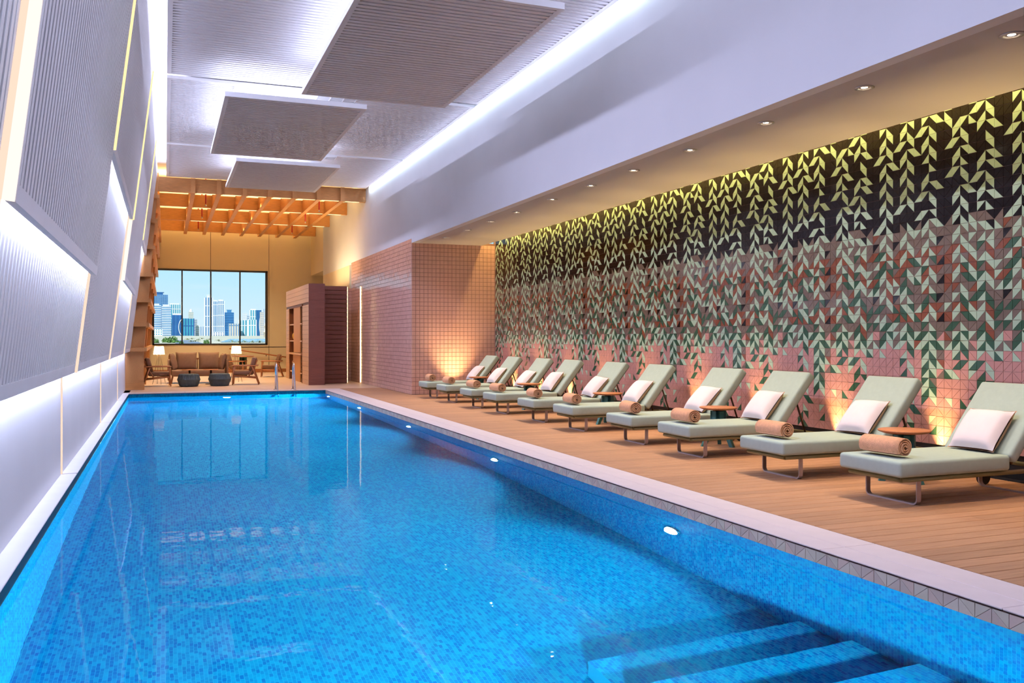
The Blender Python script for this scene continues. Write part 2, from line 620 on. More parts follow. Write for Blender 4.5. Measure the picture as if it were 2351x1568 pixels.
# window
win = thing('window_1', (0, 0, 0), None, None)
win['kind'] = 'structure'
m = MB()
m.box(WX0, WX1, YB - 0.02, YB + 0.10, WZ1 - 0.07, WZ1)
m.box(WX0, WX1, YB - 0.02, YB + 0.10, WZ0, WZ0 + 0.06)
m.box(WX0, WX0 + 0.07, YB - 0.02, YB + 0.10, WZ0, WZ1)
m.box(WX1 - 0.09, WX1, YB - 0.02, YB + 0.10, WZ0, WZ1)
m.build('window_frame', M_frame, win)
for x in (0.63, 1.714, 2.84):
    MB().box(x - 0.026, x + 0.026, YB - 0.02, YB + 0.09, WZ0 + 0.06, WZ1 - 0.07).build('mullion', M_frame, win)
xs = [WX0 + 0.07, 0.63, 1.714, 2.84, WX1 - 0.09]
for a, b in zip(xs[:-1], xs[1:]):
    MB().quad((a, YB + 0.05, WZ0 + 0.05), (b, YB + 0.05, WZ0 + 0.05), (b, YB + 0.05, WZ1 - 0.06), (a, YB + 0.05, WZ1 - 0.06)).build('pane', M_glass, win)

# floors ------------------------------------------------------------
sbox('floor', M_floor, (-1.3, 7.2, 24.95, YB, -0.15, 0.0))
sub = sbox('floor_deck', M_darkstone, (4.50, 7.95, -3.05, 24.95, -0.20, -0.04))
PW = 0.145
plank_cache = {}
def plank(x0, x1, y):
    key = (round(x0, 3), round(x1, 3))
    if key not in plank_cache:
        w = (x1 - x0) / 2
        mb = MB()
        g = 0.004
        h = PW / 2 - 0.003
        mb.add([(-w, -h, -0.03), (w, -h, -0.03), (w, h, -0.03), (-w, h, -0.03), (-w, -h, -g), (w, -h, -g), (w, h, -g), (-w, h, -g), (-w, -h + g, 0), (w, -h + g, 0), (w, h - g, 0), (-w, h - g, 0)],
               [(0, 1, 5, 4), (1, 2, 6, 5), (2, 3, 7, 6), (3, 0, 4, 7), (4, 5, 9, 8), (6, 7, 11, 10), (5, 6, 10, 9), (7, 4, 8, 11), (8, 9, 10, 11)])
        plank_cache[key] = mb.mesh('plank', M_deck)
    child('plank', plank_cache[key], sub, ((x0 + x1) / 2, y, 0))
y = 1.0
rp = random.Random(3)
while y < 24.9:
    xe = 7.70 if y < YC - 0.05 else XB - 0.01
    c = rp.random()
    if c < 0.35 and xe > 7:
        s = rp.choice([5.4, 5.9, 6.6, 7.0])
        plank(4.515, s - 0.002, y)
        plank(s + 0.002, xe, y)
    else:
        plank(4.515, xe, y)
    y += PW
# dark uplight trough along the mosaic wall
sbox('trim_4', M_black, (7.72, 7.735, -3.05, YC, -0.04, 0.02), (7.735, 8.05, -3.05, YC, -0.06, -0.04), (7.93, 8.05, -3.05, YC, -0.04, 0.23))

# pool --------------------------------------------------------------
cop = sbox('floor_coping', M_groutp, (PX1 + 0.004, 4.512, -3.05, 24.95, -0.2, -0.013), (PX0, PX1 + 0.01, PY1 + 0.004, 24.95, -0.2, -0.013))
slab_cache = {}
def slab(x0, x1, y0, y1, m_, par):
    key = (round(x1 - x0, 3), round(y1 - y0, 3), m_.name)
    if key not in slab_cache:
        w, h = (x1 - x0) / 2, (y1 - y0) / 2
        slab_cache[key] = MB().rbox(-w, w, -h, h, -0.012, 0, r=0.004, seg=1).mesh('coping_slab', m_)
        slab_cache[key].polygons.foreach_set('use_smooth', [False] * len(slab_cache[key].polygons))
    child('coping_slab', slab_cache[key], par, ((x0 + x1) / 2, (y0 + y1) / 2, 0))
j = 3.42 - 1.385 * 4
while j < 24.4:
    y1 = min(j + 1.385, 24.497)
    slab(PX1 - 0.016, 4.248, j + 0.002, y1 - 0.002, M_coping, cop)
    slab(4.252, 4.510, j + 0.002, y1 - 0.002, M_coping, cop)
    j += 1.385
for k in range(4):
    x0 = PX0 + k * (4.51 - PX0) / 4
    slab(x0 + 0.002, x0 + (4.51 - PX0) / 4 - 0.002, 24.503, 24.948, M_coping, cop)
copl = sbox('trim_left_coping', M_darkstone, (LWALL - 0.02, PX0 - 0.002, -3.05, 26.1, -0.4, -0.022))
for a, b in zip(YL[:-1], YL[1:]):
    b = min(b, 26.1)
    x0, x1 = LWALL, PX0 + 0.01
    slab(x0, x1, max(a, -3) + 0.03, b - 0.03, M_copwhite, copl)

mb = MB()
mb.quad((PX0, PY0, ZFLOOR), (PX1, PY0, ZFLOOR), (PX1, PY1, ZFLOOR), (PX0, PY1, ZFLOOR))
struct('floor_pool', mb, M_poolf)
struct('wall_pool_right', MB().quad((PX1, PY1, ZFLOOR), (PX1, PY0, ZFLOOR), (PX1, PY0, -0.02), (PX1, PY1, -0.02)), M_poolx)
mb = MB()
mb.quad((PX0, PY0, ZFLOOR), (PX0, PY1, ZFLOOR), (PX0, PY1, -0.115), (PX0, PY0, -0.115))
struct('wall_pool_left', mb, M_poolx)
mb = MB()
mb.quad((PX0, PY1, ZFLOOR), (PX1, PY1, ZFLOOR), (PX1, PY1, -0.02), (PX0, PY1, -0.02))
mb.quad((PX1, PY0, ZFLOOR), (PX0, PY0, ZFLOOR), (PX0, PY0, -0.02), (PX1, PY0, -0.02))
struct('wall_pool_end', mb, M_pooly)
steps = struct('floor_pool_steps', MB().box(2.45, PX1, PY0, 1.9, ZFLOOR, -0.55), M_poolf)
zl = ZFLOOR
for (ye, zt) in [(5.03, -1.515), (4.52, -1.375), (3.98, -1.22), (3.46, -1.07), (2.94, -0.92), (2.42, -0.77)]:
    MB().box(2.45, PX1 - 0.001, PY0 + 0.01, ye, zl, zt).build('step', M_poolf, steps)
    zl = zt
# water
n = 2
wob = MB().quad((PX0, PY0, ZWAT), (PX1, PY0, ZWAT), (PX1, PY1, ZWAT), (PX0, PY1, ZWAT)).build('pool_water', M_water)
tag(wob, 'clear blue water filling the long swimming pool', 'water', kind='stuff')
sbox('floor_apron', M_darkstone, (-1.3, 4.6, -3.05, PY0 - 0.02, -0.6, -0.02))

# triangle band along the coping edge ---------------------------------
fas = struct('trim_fascia', MB().box(PX1 - 0.004, PX1 + 0.03, PY0, PY1, -0.104, -0.0185), M_groutp)
FH, FWd = 0.081, 0.105
def tri_prism(pts, t, nrm_axis, sign):
    # pts: three (a, z) pairs in the wall plane; extruded by t out of the wall
    mb = MB()
    g = [(sum(p[0] for p in pts) / 3, sum(p[1] for p in pts) / 3)]
    ins = []
    for p in pts:
        ins.append((p[0] + (g[0][0] - p[0]) * 0.058, p[1] + (g[0][1] - p[1]) * 0.058))
    def P(p, d):
        return (sign * d, p[0], p[1])
    v = [P(p, 0) for p in ins] + [P(p, t) for p in ins]
    # orientation so that the front faces outwards
    a, b, c = Vector(v[3]), Vector(v[4]), Vector(v[5])
    n_ = (b - a).cross(c - a)
    f = [(3, 4, 5)]
    if n_.x * sign < 0:
        f = [(3, 5, 4)]
    for i in range(3):
        k = (i + 1) % 3
        f.append((i, k, 3 + k, 3 + i))
    mb.add(v, f)
    return mb
def cell_tris(d, w, h):
    # image-left is +Y on the right-hand walls (walls face -X): local y runs 0..-w
    UL, UR, LL, LR = (0, h), (-w, h), (0, 0), (-w, 0)
    if d == '/':
        return [UL, UR, LL], [UR, LR, LL]
    return [UL, LL, LR], [UL, UR, LR]
shape_cache = {}
def tri_mesh(d, k, w, h, t, m_, nm):
    key = (d, k, m_.name, w)
    if key not in shape_cache:
        shape_cache[key] = tri_prism(cell_tris(d, w, h)[k], t, 0, -1).mesh(nm, m_)
    return shape_cache[key]
rf = random.Random(11)
nf = int((PY1 - PY0) / FWd)
patt = ['/ac', '\\ca', '/cb', '\\ac', '/ba', '\\cd', '/dc', '\\ad', '/ca', '\\bc', '/ad', '\\cb']
rest = MB()
cnt = 0
for i in range(nf):
    y = PY0 + (i + 1) * FWd
    s = patt[i % 12]
    for k in range(2):
        colr = s[1 + k]
        if y > 3.0 and cnt < 300:
            child('triangle_tile', tri_mesh(s[0], k, FWd, FH, 0.004, FASC[colr], 'triangle_tile'), fas, (PX1 - 0.004, y, -0.1005))
            cnt += 1
        else:
            p = tri_prism(cell_tris(s[0], FWd, FH)[k], 0.004, 0, -1)
            rest.add([(a + PX1 - 0.004, b + y, c - 0.1005) for a, b, c in p.v], p.f, 'abcd'.index(colr))
tag(rest.build('triangle_tiles', [FASC[c] for c in 'abcd'], fas), kind='stuff')

# mosaic wall -----------------------------------------------------------
ROWS = [
 r"\MK /KK \KK /MK \MK \KK /KM \KM /KK /MK \KM \MK \MK \KK /KK /KM /MK",
 r"\KM /KK /KK /KM \KM /KK /MK \MK /KM /MK \MK \KK \KM /KM /MK \MK /KM",
 r"\KM \MK \KK /MK \MK /KM /MK \KM /KK /KM \KM \KK \KK /MK \MK \KK /MK",
 r"\MK /KK /KM /MK \KM \KK /KM \KM \MK /MK \MK \KK /KM /MK \KM /KK /KK",
 r"\KM \KK /KK /KM \KM \MK /MK \MK /KK /KM \KM /KK /KK /KM \KM \MK /KK",
 r"\KM \MK /KK /MK \MK \KK /KM \KM /KK /KK \MK /KK \KK /MK \MK \KK /KM",
 r"\KM \MK /KK /KM \KM /KK /MK \MK /KK /KM /KK /KK /KM /MK \MK /KK /MK",
 r"\MK /KK \KK /MK \MK \KK /KM \KM \KK /MK \KM \MK \KK \KK \KM /KM /MK",
 r"\KM \KK /KK /KM \KM /KK /MK \MK /KM /MK \MK \KK /KK /KM \KM \MK /KM",
 r"\KM \MK /KK /MK \MK /KM /MK \KM /KK /KK \KM \KK \KK /MK \MK \KK /MK",
 r"\MK \KK /KK /KM \KM /KK /KK /KK /KM /MK \KM \KK \KK /KM \KM /KK /MK",
 r"\BK /KB /KM /MK \MK /KK \BK \MK /KB /KM \BM \MK /KB /MK \MK \MB /BB",
 r"\MK \MB /RB /BM \BM \BB /BM \BM /MB /MB \MB /BB \BB /BM \BM \BM \BM",
 r"/BM /BB /KB /MB \MB /KB /MB \MB /BB /BM \BM /KB \BB /MB \MB /MB /BM",
 r"\RM /BR /RG /GM \RM /BR /RM \RM /BR /MR \MR /RB /BR /RM \RM \MB /GB",
 r"\MR /BB /BM /RG \BM \GR /MR \RG \GM /RM \BG /RK \RR /MB \MB \RM /BM",
 r"\RM /MB /BG /GM \RG /BR /RG \MB /BM /GR \MR /RB /BB /RM \RG \MR /GB",
 r"\MR /MR /RG /MB \MR \MR /BG \BM \GM /RM \BM /BK \RR /MB \BG \GM /GM",
 r"\BM /BM /GM /BM \RM /BM /GM \GB /BB /MR \MB \BB /RB /RB \MB /BR /MG",
 r"\GB \BB /KB /MB \MR /KB /MB \MB /BB /BG \BG /KB \BB /MB \GM /BG /GM",
 r"\RG /BG /BG /GB \BM \GR \GM \MG /BM /GR \MR /RB /MB /RM \RG \MR /BM",
 r"\MR /GB /BM /BM \BR /RG \RG \RM \GR /RM \BM /RK \RR /MB \BG \GM /MB",
 r"\RM /GB /GB /MG /GM /MB /BM \GB \BB /GB \MB /BB /BG /GB \MB /BB /BG",
 r"\GR /BM \PP /BG \MG /MB /MG \MG /MG /GM \MG /BP \RB /MG \MG /MB /GM",
 r"\MG /MB \MB /GM \PM /BM /MP \GM /RM /MG \MG \GM /BM /GM \GM \BP /MG",
 r"\PM \GM /PP \MP /PP \PP /PM \PG /PP /GM \GM /BB /PP /MG \PG \PP /MP",
 r"\MP /PP /PP /PP /PP /PP /GP \MP /PP /MG \MG \MR \PP /PG /GP /MG /GP",
 r"\PM /PP /PP \PP /PP \PP /PG \PM /PP /GM \GM /PB \GM \MP \PP /MP /PG",
 r"\PG /PP \PP /PP /PP /PP \PP /PP /PP /GM \GB /PP \PP /PP \PP \PP /GP",
 r"/PP \PP /PP /PP \PP /PP /PP \PP /PP /MG \MG \PP /PP /PP /PP /PG /GP",
 r"\PP /PP \PP /PP /PP \PP /PP \PM /PP /GP \PM /PP \PM /PP \GP \PP /PP",
 r"/PP \PP /PP \PP \PP /PP /PP \PG \GP /PP /PP \PP /PP \PP /PP /PP \PP",
 r"/PP /PP \PP /PP \PP \PP /PP \MP \PP \PP /MP /PP \PP /PP \PP /PP /PP",
 r"\PP /PP /PP \PP /PP /PP /PG \PG /PP \PP /PG /PP /PP \PP /PP \PP /PP",
 r"/PP \PP /PP /PP \PP /PP /GP \GP \PP /PP \PP \PP /PP \PP /PP /PP \PP",
]
ROWS = [r.split() for r in ROWS]
TOPROW = r"/KM /MK /KK /MK \KK /KK /KM /MK /MK /MK \KM \KM \MK /KK /KK /KM \KK".split()
CW, RH, ZR0 = 0.1048, 0.1033, 3.851
wr = sbox('wall_right', M_grout, (XW + 0.001, XW + 0.2, -3.05, YC + 0.1, 0.235, 4.36))
cells = []
for k in range(-140, 40):
    yl = 7.585 - (k - 10) * CW          # image-left (far) edge of the column
    if yl > YC + 0.001 or yl - CW < 3.6:
        continue
    for r in range(-1, 35):
        s = TOPROW[k % 17] if r < 0 else ROWS[r][k % 17]
        zb = ZR0 - (r + 1) * RH
        cells.append((yl, zb, s, r))
vis = [c for c in cells if c[0] < 8.0 and c[0] - CW > 6.30 and c[1] > 1.15 and c[3] >= 0]
vis.sort(key=lambda c: c[0])
near = set(id(c) for c in vis[:150])
rest = MB()
TK = 'MKBRGP'
for c in cells:
    yl, zb, s, r = c
    for k in range(2):
        colr = s[1 + k]
        if id(c) in near:
            child('triangle_tile', tri_mesh(s[0], k, CW, RH, 0.006, TILEC[colr], 'triangle_tile'), wr, (XW, yl, zb))
        else:
            p = tri_prism(cell_tris(s[0], CW, RH)[k], 0.006, 0, -1)
            rest.add([(a + XW, b + yl, cc + zb) for a, b, cc in p.v], p.f, TK.index(colr))
tag(rest.build('triangle_tiles', [TILEC[c] for c in TK], wr), kind='stuff')

# pink tiled column ---------------------------------------------------------
colw = sbox('wall_column', M_groutp, (XB + 0.001, XW + 0.2, YC + 0.001, YC + 0.2, -0.02, ZS + 0.06), (XB + 0.001, XB + 0.2, YC + 0.2, 29.26, -0.02, 3.81),
            (4.6, XB + 0.15, 29.26, 29.6, -0.02, 3.02))
TP = (XW - XB) / 21.0
tile_me = None
def tile_quad(w, h, t):
    g = 0.003
    b = 0.003
    mb = MB()
    v = [(g, 0, g), (w - g, 0, g), (w - g, 0, h - g), (g, 0, h - g), (g + b, -t, g + b), (w - g - b, -t, g + b), (w - g - b, -t, h - g - b), (g + b, -t, h - g - b)]
    mb.add(v, [(4, 5, 6, 7), (0, 1, 5, 4), (1, 2, 6, 5), (2, 3, 7, 6), (3, 0, 4, 7)])
    return mb
tq = tile_quad(TP, TP, 0.006)
tile_me = tq.mesh('square_tile', M_pinktile)
rest = MB()
for r in range(36):
    for c in range(21):
        x0, z0 = XB + c * TP, r * TP
        if 12 <= r < 27 and 0 <= c < 20:
            child('square_tile', tile_me, colw, (x0, YC, z0))
        else:
            rest.add([(a + x0, b + YC, cc + z0) for a, b, cc in tq.v], tq.f)
# glazed tiles on the long side of the column and in the shower niche
bw = 0.205
tb = tile_quad(bw, TP, 0.006)
rt = random.Random(5)
for r in range(37):
    off = (r % 2) * bw / 2
    y0 = YC - off
    while y0 < 29.24:
        a0, a1 = max(y0, YC), min(y0 + bw, 29.255)
        if a1 - a0 > 0.03:
            t = tile_quad(a1 - a0, TP, 0.006)
            tl = rt.uniform(-0.0016, 0.0016)
            tl2 = rt.uniform(-0.0012, 0.0012)
            rest.add([(XB + b + (tl * (1 if a > (a1 - a0) / 2 else -1) + tl2 * (1 if cc > TP / 2 else -1) if b < 0 else 0), a1 - a, cc + r * TP) for a, b, cc in t.v], t.f)
        y0 += bw
for r in range(29):
    for c in range(5):
        t = tile_quad(bw, TP, 0.006)
        rest.add([(XB - (c + 1) * bw + a, 29.26 + b, cc + r * TP) for a, b, cc in t.v], t.f)
tag(rest.build('wall_tiles', M_pinktile, colw), kind='stuff')

# left wall: lean panels, seams, glow ----------------------------------------
LEAN = 0.122
ALPHA = math.atan(LEAN)
def lean_panel(y0, y1, z0, z1, xf0, zf0, label, proud=0.0, th=0.05, endcap=None):
    """ribbed board leaning into the room; front face passes X = xf0 at height zf0"""
    xb = xf0 + LEAN * (z0 - zf0) + proud
    o = thing('wall_panel', (xb, y0, z0), label, 'wall panel', 'ribbed leaning panels on the left wall')
    M = Matrix.Rotation(ALPHA, 4, 'Y')
    hgt = (z1 - z0) / math.cos(ALPHA)
    Ly = y1 - y0
    mb = MB()
    mb.box(-th, -0.012, 0, Ly, 0, hgt, M=M)
    bd = 0.09
    mb.box(-0.012, 0, 0, Ly, 0, bd, M=M)
    mb.box(-0.012, 0, 0, Ly, hgt - bd, hgt, M=M)
    mb.box(-0.012, 0, 0, bd * 0.6, bd, hgt - bd, M=M)
    mb.box(-0.012, 0, Ly - bd * 0.6, Ly, bd, hgt - bd, M=M)
    n_ = int((Ly - bd * 1.2) / 0.11)
    st = (Ly - bd * 1.2) / n_
    for i in range(n_):
        a = bd * 0.6 + i * st + st * 0.22
        mb.box(-0.012, -0.001, a, a + st * 0.56, bd, hgt - bd, M=M)
    mb.build('ribbed_board', M_panel, o)
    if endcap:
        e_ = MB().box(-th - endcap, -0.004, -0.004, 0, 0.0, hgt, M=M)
        e_.build('end_glow', E_endglow, o)  # end face glows in place of warm light falling on it
    return o
XL0, ZL0, XU0, ZU0 = -0.872, 1.04, -0.666, 2.05
upz = [3.40, 2.05, 3.38, 2.36, 3.62]
lowlab = ['lower ribbed white panel beyond the left edge of the view', 'large lower ribbed white panel nearest the camera, bright under its neighbour above', 'lower ribbed white panel second from the camera, lit at its top', 'narrow lower ribbed white panel third from the camera', 'lower ribbed white panel farthest from the camera, beside the timber shelving']
uplab = ['upper ribbed panel mostly beyond the top left corner', 'huge upper ribbed panel filling the top left, hanging lowest of its row', 'upper ribbed panel second from the camera, its lower edge cut high', 'upper ribbed panel third from the camera, hanging low', 'upper ribbed panel farthest from the camera, next to the timber grid']
for i in range(5):
    y0, y1 = YL[i], YL[i + 1]
    g = 0.035
    topz = upz[i] + 0.55
    lean_panel(y0 + g, y1 - g, ZL0, topz, XL0, ZL0, lowlab[i])
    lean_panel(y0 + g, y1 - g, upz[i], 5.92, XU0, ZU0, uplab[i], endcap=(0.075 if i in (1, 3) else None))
    ly = y1 - y0 - 0.1
    yc = (y0 + y1) / 2
    # strip under the lower board, washing the wall below
    area('wall_strip_light', (LWALL + 0.085, yc, ZL0 + 0.03), 0.03, ly, tilt(32), 2.9 * ly, (0.62, 0.69, 1.0))
    # strip under the upper board, washing the lower board
    zz = upz[i] + 0.02
    xu = XU0 + LEAN * (zz - ZU0)
    area('wall_strip_light', (xu - 0.062, yc, zz + 0.02), 0.02, ly, tilt(85), 5.2 * ly, (0.66, 0.72, 1.0))
for i in range(1, 5):
    y = YL[i]
    MB().box(LWALL, LWALL + 0.012, y - 0.03, y + 0.03, 0.0, 1.05).build('light_strip', E_peach, wall_left)
    # luminous seam between neighbouring boards
    mb = MB()
    za = [ZL0, min(upz[i - 1], upz[i])]
    for (xa, zf, z0, z1) in ((XL0, ZL0, ZL0, max(upz[i - 1], upz[i]) + 0.2), (XU0, ZU0, max(upz[i - 1], upz[i]), 5.9)):
        x0 = xa + LEAN * (z0 - zf) + 0.022
        x1 = xa + LEAN * (z1 - zf) + 0.022
        mb.add([(x0, y - 0.03, z0), (x0, y + 0.034, z0), (x1, y + 0.034, z1), (x1, y - 0.03, z1), (x0 - 0.07, y - 0.03, z0), (x0 - 0.07, y + 0.034, z0), (x1 - 0.07, y + 0.034, z1), (x1 - 0.07, y - 0.03, z1)],
               [(0, 1, 2, 3), (4, 7, 6, 5), (0, 4, 5, 1), (3, 2, 6, 7), (0, 3, 7, 4), (1, 5, 6, 2)], 0 if xa == XL0 else 1)
    mb.build('light_strip', [E_peach, E_gold], wall_left)

# ceiling panels ---------------------------------------------------------------
def ceil_panel(x0, x1, y0, y1, z, th, label, grp):
    o = thing('ceiling_panel', (x0, y0, z), label, 'ceiling panel', grp)
    w, l = x1 - x0, y1 - y0
    mb = MB()
    mb.box(0, w, 0, l, 0.015, th)
    bd = 0.07
    mb.box(0, w, 0, bd, 0, 0.015).box(0, w, l - bd, l, 0, 0.015).box(0, bd, bd, l - bd, 0, 0.015).box(w - bd, w, bd, l - bd, 0, 0.015)
    n_ = int((l - 2 * bd) / 0.108)
    st = (l - 2 * bd) / n_
    for i in range(n_):
        a = bd + i * st + st * 0.22
        mb.box(bd, w - bd, a, a + st * 0.56, 0.001, 0.015)
    mb.build('ribbed_board', M_panel, o)
    return o
for (a, b, lab) in ((-2.9, 10.2, 'ribbed white ceiling bay overhead, mostly out of view'), (10.4, 16.25, 'ribbed white ceiling bay behind the largest hanging panel'),
                    (16.5, 21.95, 'ribbed white ceiling bay behind the middle hanging panel'), (22.15, 26.6, 'ribbed white ceiling bay that meets the timber grid')):
    ceil_panel(0.03, 5.60, a, b, ZC, 0.05, lab, 'fixed ribbed ceiling bays')
for (x0, x1, y0, y1), lab in zip(LOWP, ('largest suspended ribbed panel, nearest the camera, edges glowing', 'middle suspended ribbed panel below an air grille', 'smallest suspended ribbed panel, farthest, in front of the timber grid')):
    ceil_panel(x0, x1, y0, y1, 5.35, 0.08, lab, 'suspended ribbed ceiling panels')
def grille(x0, x1, y0, y1, label):
    o = thing('air_grille', (x0, y0, ZC), label, 'air grille', 'ceiling air grilles')
    w, l = x1 - x0, y1 - y0
    MB().box(0, w, 0, 0.02, -0.03, 0).box(0, w, l - 0.02, l, -0.03, 0).box(0, 0.02, 0.02, l - 0.02, -0.03, 0).box(w - 0.02, w, 0.02, l - 0.02, -0.03, 0).build('frame', M_white, o)
    for i in range(5):
        y = 0.02 + (i + 0.6) * (l - 0.04) / 5
        MB().box(0.02, w - 0.02, y, y + 0.012, -0.026, -0.004).build('slat', M_white, o)
    for i in range(1, 9):
        x = w * i / 9
        MB().box(x - 0.008, x + 0.008, 0.02, l - 0.02, -0.03, -0.002).build('bar', M_white, o)
grille(1.15, 3.35, 16.5, 16.95, 'long white air grille above the middle hanging panel')
grille(1.6, 3.95, 22.15, 22.5, 'white air grille above the farthest hanging panel')

# soffit downlights ---------------------------------------------------------------
for i, y in enumerate((5.09, 6.66, 8.14, 9.66, 11.11, 12.46, 13.93, 15.59, 17.01, 18.5, 20.11)):
    o = thing('downlight', (6.12, y, ZS), 'round recessed soffit downlight, %s in the row above the loungers' % ORD[i], 'downlight', 'soffit downlights')
    MB().lathe([(0.090, -0.001), (0.090, -0.008), (0.066, -0.012), (0.052, -0.006), (0.047, 0.006)], n=24).build('trim_ring', M_white_trim, o)
    MB().lathe([(0.047, 0.004), (0.03, 0.0), (0.001, -0.001)], n=20).build('lens', E_lens, o)
    spot('downlight_beam', (6.12, y, ZS - 0.03), (6.12, y, 0), 46, (1.0, 0.80, 0.56), 82, 1.0, 0.04)
# warm uplights grazing the mosaic wall
y = 5.8
while y < 21.4:
    spot('wall_uplight', (7.78, y, 0.02), (7.80, y, 3.0), 46, (1.0, 0.66, 0.26), 58, 1.0, 0.03)
    y += 1.6
spot('column_uplight', (6.75, YC - 0.55, 0.03), (6.75, YC + 0.05, 1.5), 40, (1.0, 0.66, 0.30), 75, 1.0, 0.03)

# underwater lamps -------------------------------------------------------------------
AQUA = (0.30, 0.90, 1.0)
for i, y in enumerate((6.68, 11.08, 15.52, 19.86, 23.9, 2.28)):  # last one is added out of view to light the steps
    o = thing('pool_lamp', (PX1, y, -0.76 if i < 5 else -0.42), ('round underwater lamp in the long pool wall, %s' % ORD[i]) if i < 5 else 'added underwater lamp out of view, lighting the pool steps', 'pool lamp', 'underwater pool lamps')
    R = Matrix.Rotation(-PI / 2, 4, 'Y')
    mb = MB().lathe([(0.125, 0.0), (0.125, 0.015), (0.10, 0.02), (0.095, 0.012)], n=24)
    mb.v = [tuple(R @ Vector(p)) for p in mb.v]
    mb.build('rim', M_chrome, o)
    mb = MB().lathe([(0.10, 0.012), (0.09, 0.03), (0.06, 0.05), (0.001, 0.06)], n=24)
    mb.v = [tuple(R @ Vector(p)) for p in mb.v]
    mb.build('lens', E_pool, o)
    spot('pool_lamp_beam', (PX1 - 0.10, y, -0.76 if i < 5 else -0.42), (PX1 - 3.0, y, -1.62) if i < 5 else (PX1 - 1.4, y + 2.0, -1.5), 100, AQUA, 114, 1.0, 0.07)
    spot('pool_lamp_beam', (PX1 - 0.10, y, -0.76 if i < 5 else -0.42), (PX1 - 3.0, y, -0.95), 105, AQUA, 172, 0.6, 0.07)
o = thing('pool_lamp', (1.5, PY1, -0.76), 'round underwater lamp in the far end wall below the sofa', 'pool lamp', 'underwater pool lamps')
R = Matrix.Rotation(PI / 2, 4, 'X')
mb = MB().lathe([(0.125, 0.0), (0.125, 0.015), (0.10, 0.02), (0.095, 0.012)], n=24)
mb.v = [tuple(R @ Vector(p)) for p in mb.v]
mb.build('rim', M_chrome, o)
mb = MB().lathe([(0.095, 0.012), (0.001, 0.018)], n=24)
mb.v = [tuple(R @ Vector(p)) for p in mb.v]
mb.build('lens', E_pool, o)
o = thing('pool_lamp', (1.2, PY0, -0.76), 'added underwater lamp in the near end wall, out of view, lighting the steps', 'pool lamp', 'underwater pool lamps')  # unseen lamp added to light the near steps
R = Matrix.Rotation(-PI / 2, 4, 'X')
mb = MB().lathe([(0.125, 0.0), (0.125, 0.015), (0.10, 0.02), (0.095, 0.012), (0.001, 0.018)], n=24)
mb.v = [tuple(R @ Vector(p)) for p in mb.v]
mb.build('lens', E_pool, o)
spot('pool_lamp_beam', (1.2, PY0 + 0.08, -0.70), (3.0, PY0 + 3, -1.45), 250, AQUA, 150, 0.4, 0.07)
spot('pool_lamp_beam', (1.5, PY1 - 0.03, -0.76), (1.5, PY1 - 3, -1.1), 220, AQUA, 165, 0.4, 0.07)

# ================================================================== SUN LOUNGERS
LY = [5.69, 7.18, 8.86, 10.23, 12.03, 13.53, 15.31, 16.73, 18.43, 19.91]
LX = 5.60
MW = 0.72
BA = math.radians(51.5)
def flat_loop(yc0, yc1, ztop, x, w, t, r=0.05):
    """U-shaped flat bar in the YZ plane"""
    pts = [(yc0, ztop)]
    for k in range(5):
        a = PI + k * (PI / 2) / 4
        pts.append((yc0 + r + r * math.cos(a), r + r * math.sin(a)))
    for k in range(5):
        a = 1.5 * PI + k * (PI / 2) / 4
        pts.append((yc1 - r + r * math.cos(a), r + r * math.sin(a)))
    pts.append((yc1, ztop))
    mb = MB()
    v = []
    for i, p in enumerate(pts):
        a = pts[max(0, i - 1)]
        c = pts[min(len(pts) - 1, i + 1)]
        d = Vector((c[0] - a[0], c[1] - a[1])).normalized()
        n_ = Vector((-d.y, d.x))
        q = (p[0] + n_.x * t, p[1] + n_.y * t)
        v += [(x - w / 2, p[0], p[1]), (x + w / 2, p[0], p[1]), (x + w / 2, q[0], q[1]), (x - w / 2, q[0], q[1])]
    f = []
    for i in range(len(pts) - 1):
        for k in range(4):
            f.append((i * 4 + k, i * 4 + (k + 1) % 4, (i + 1) * 4 + (k + 1) % 4, (i + 1) * 4 + k))
    mb.add(v, f)
    return mb
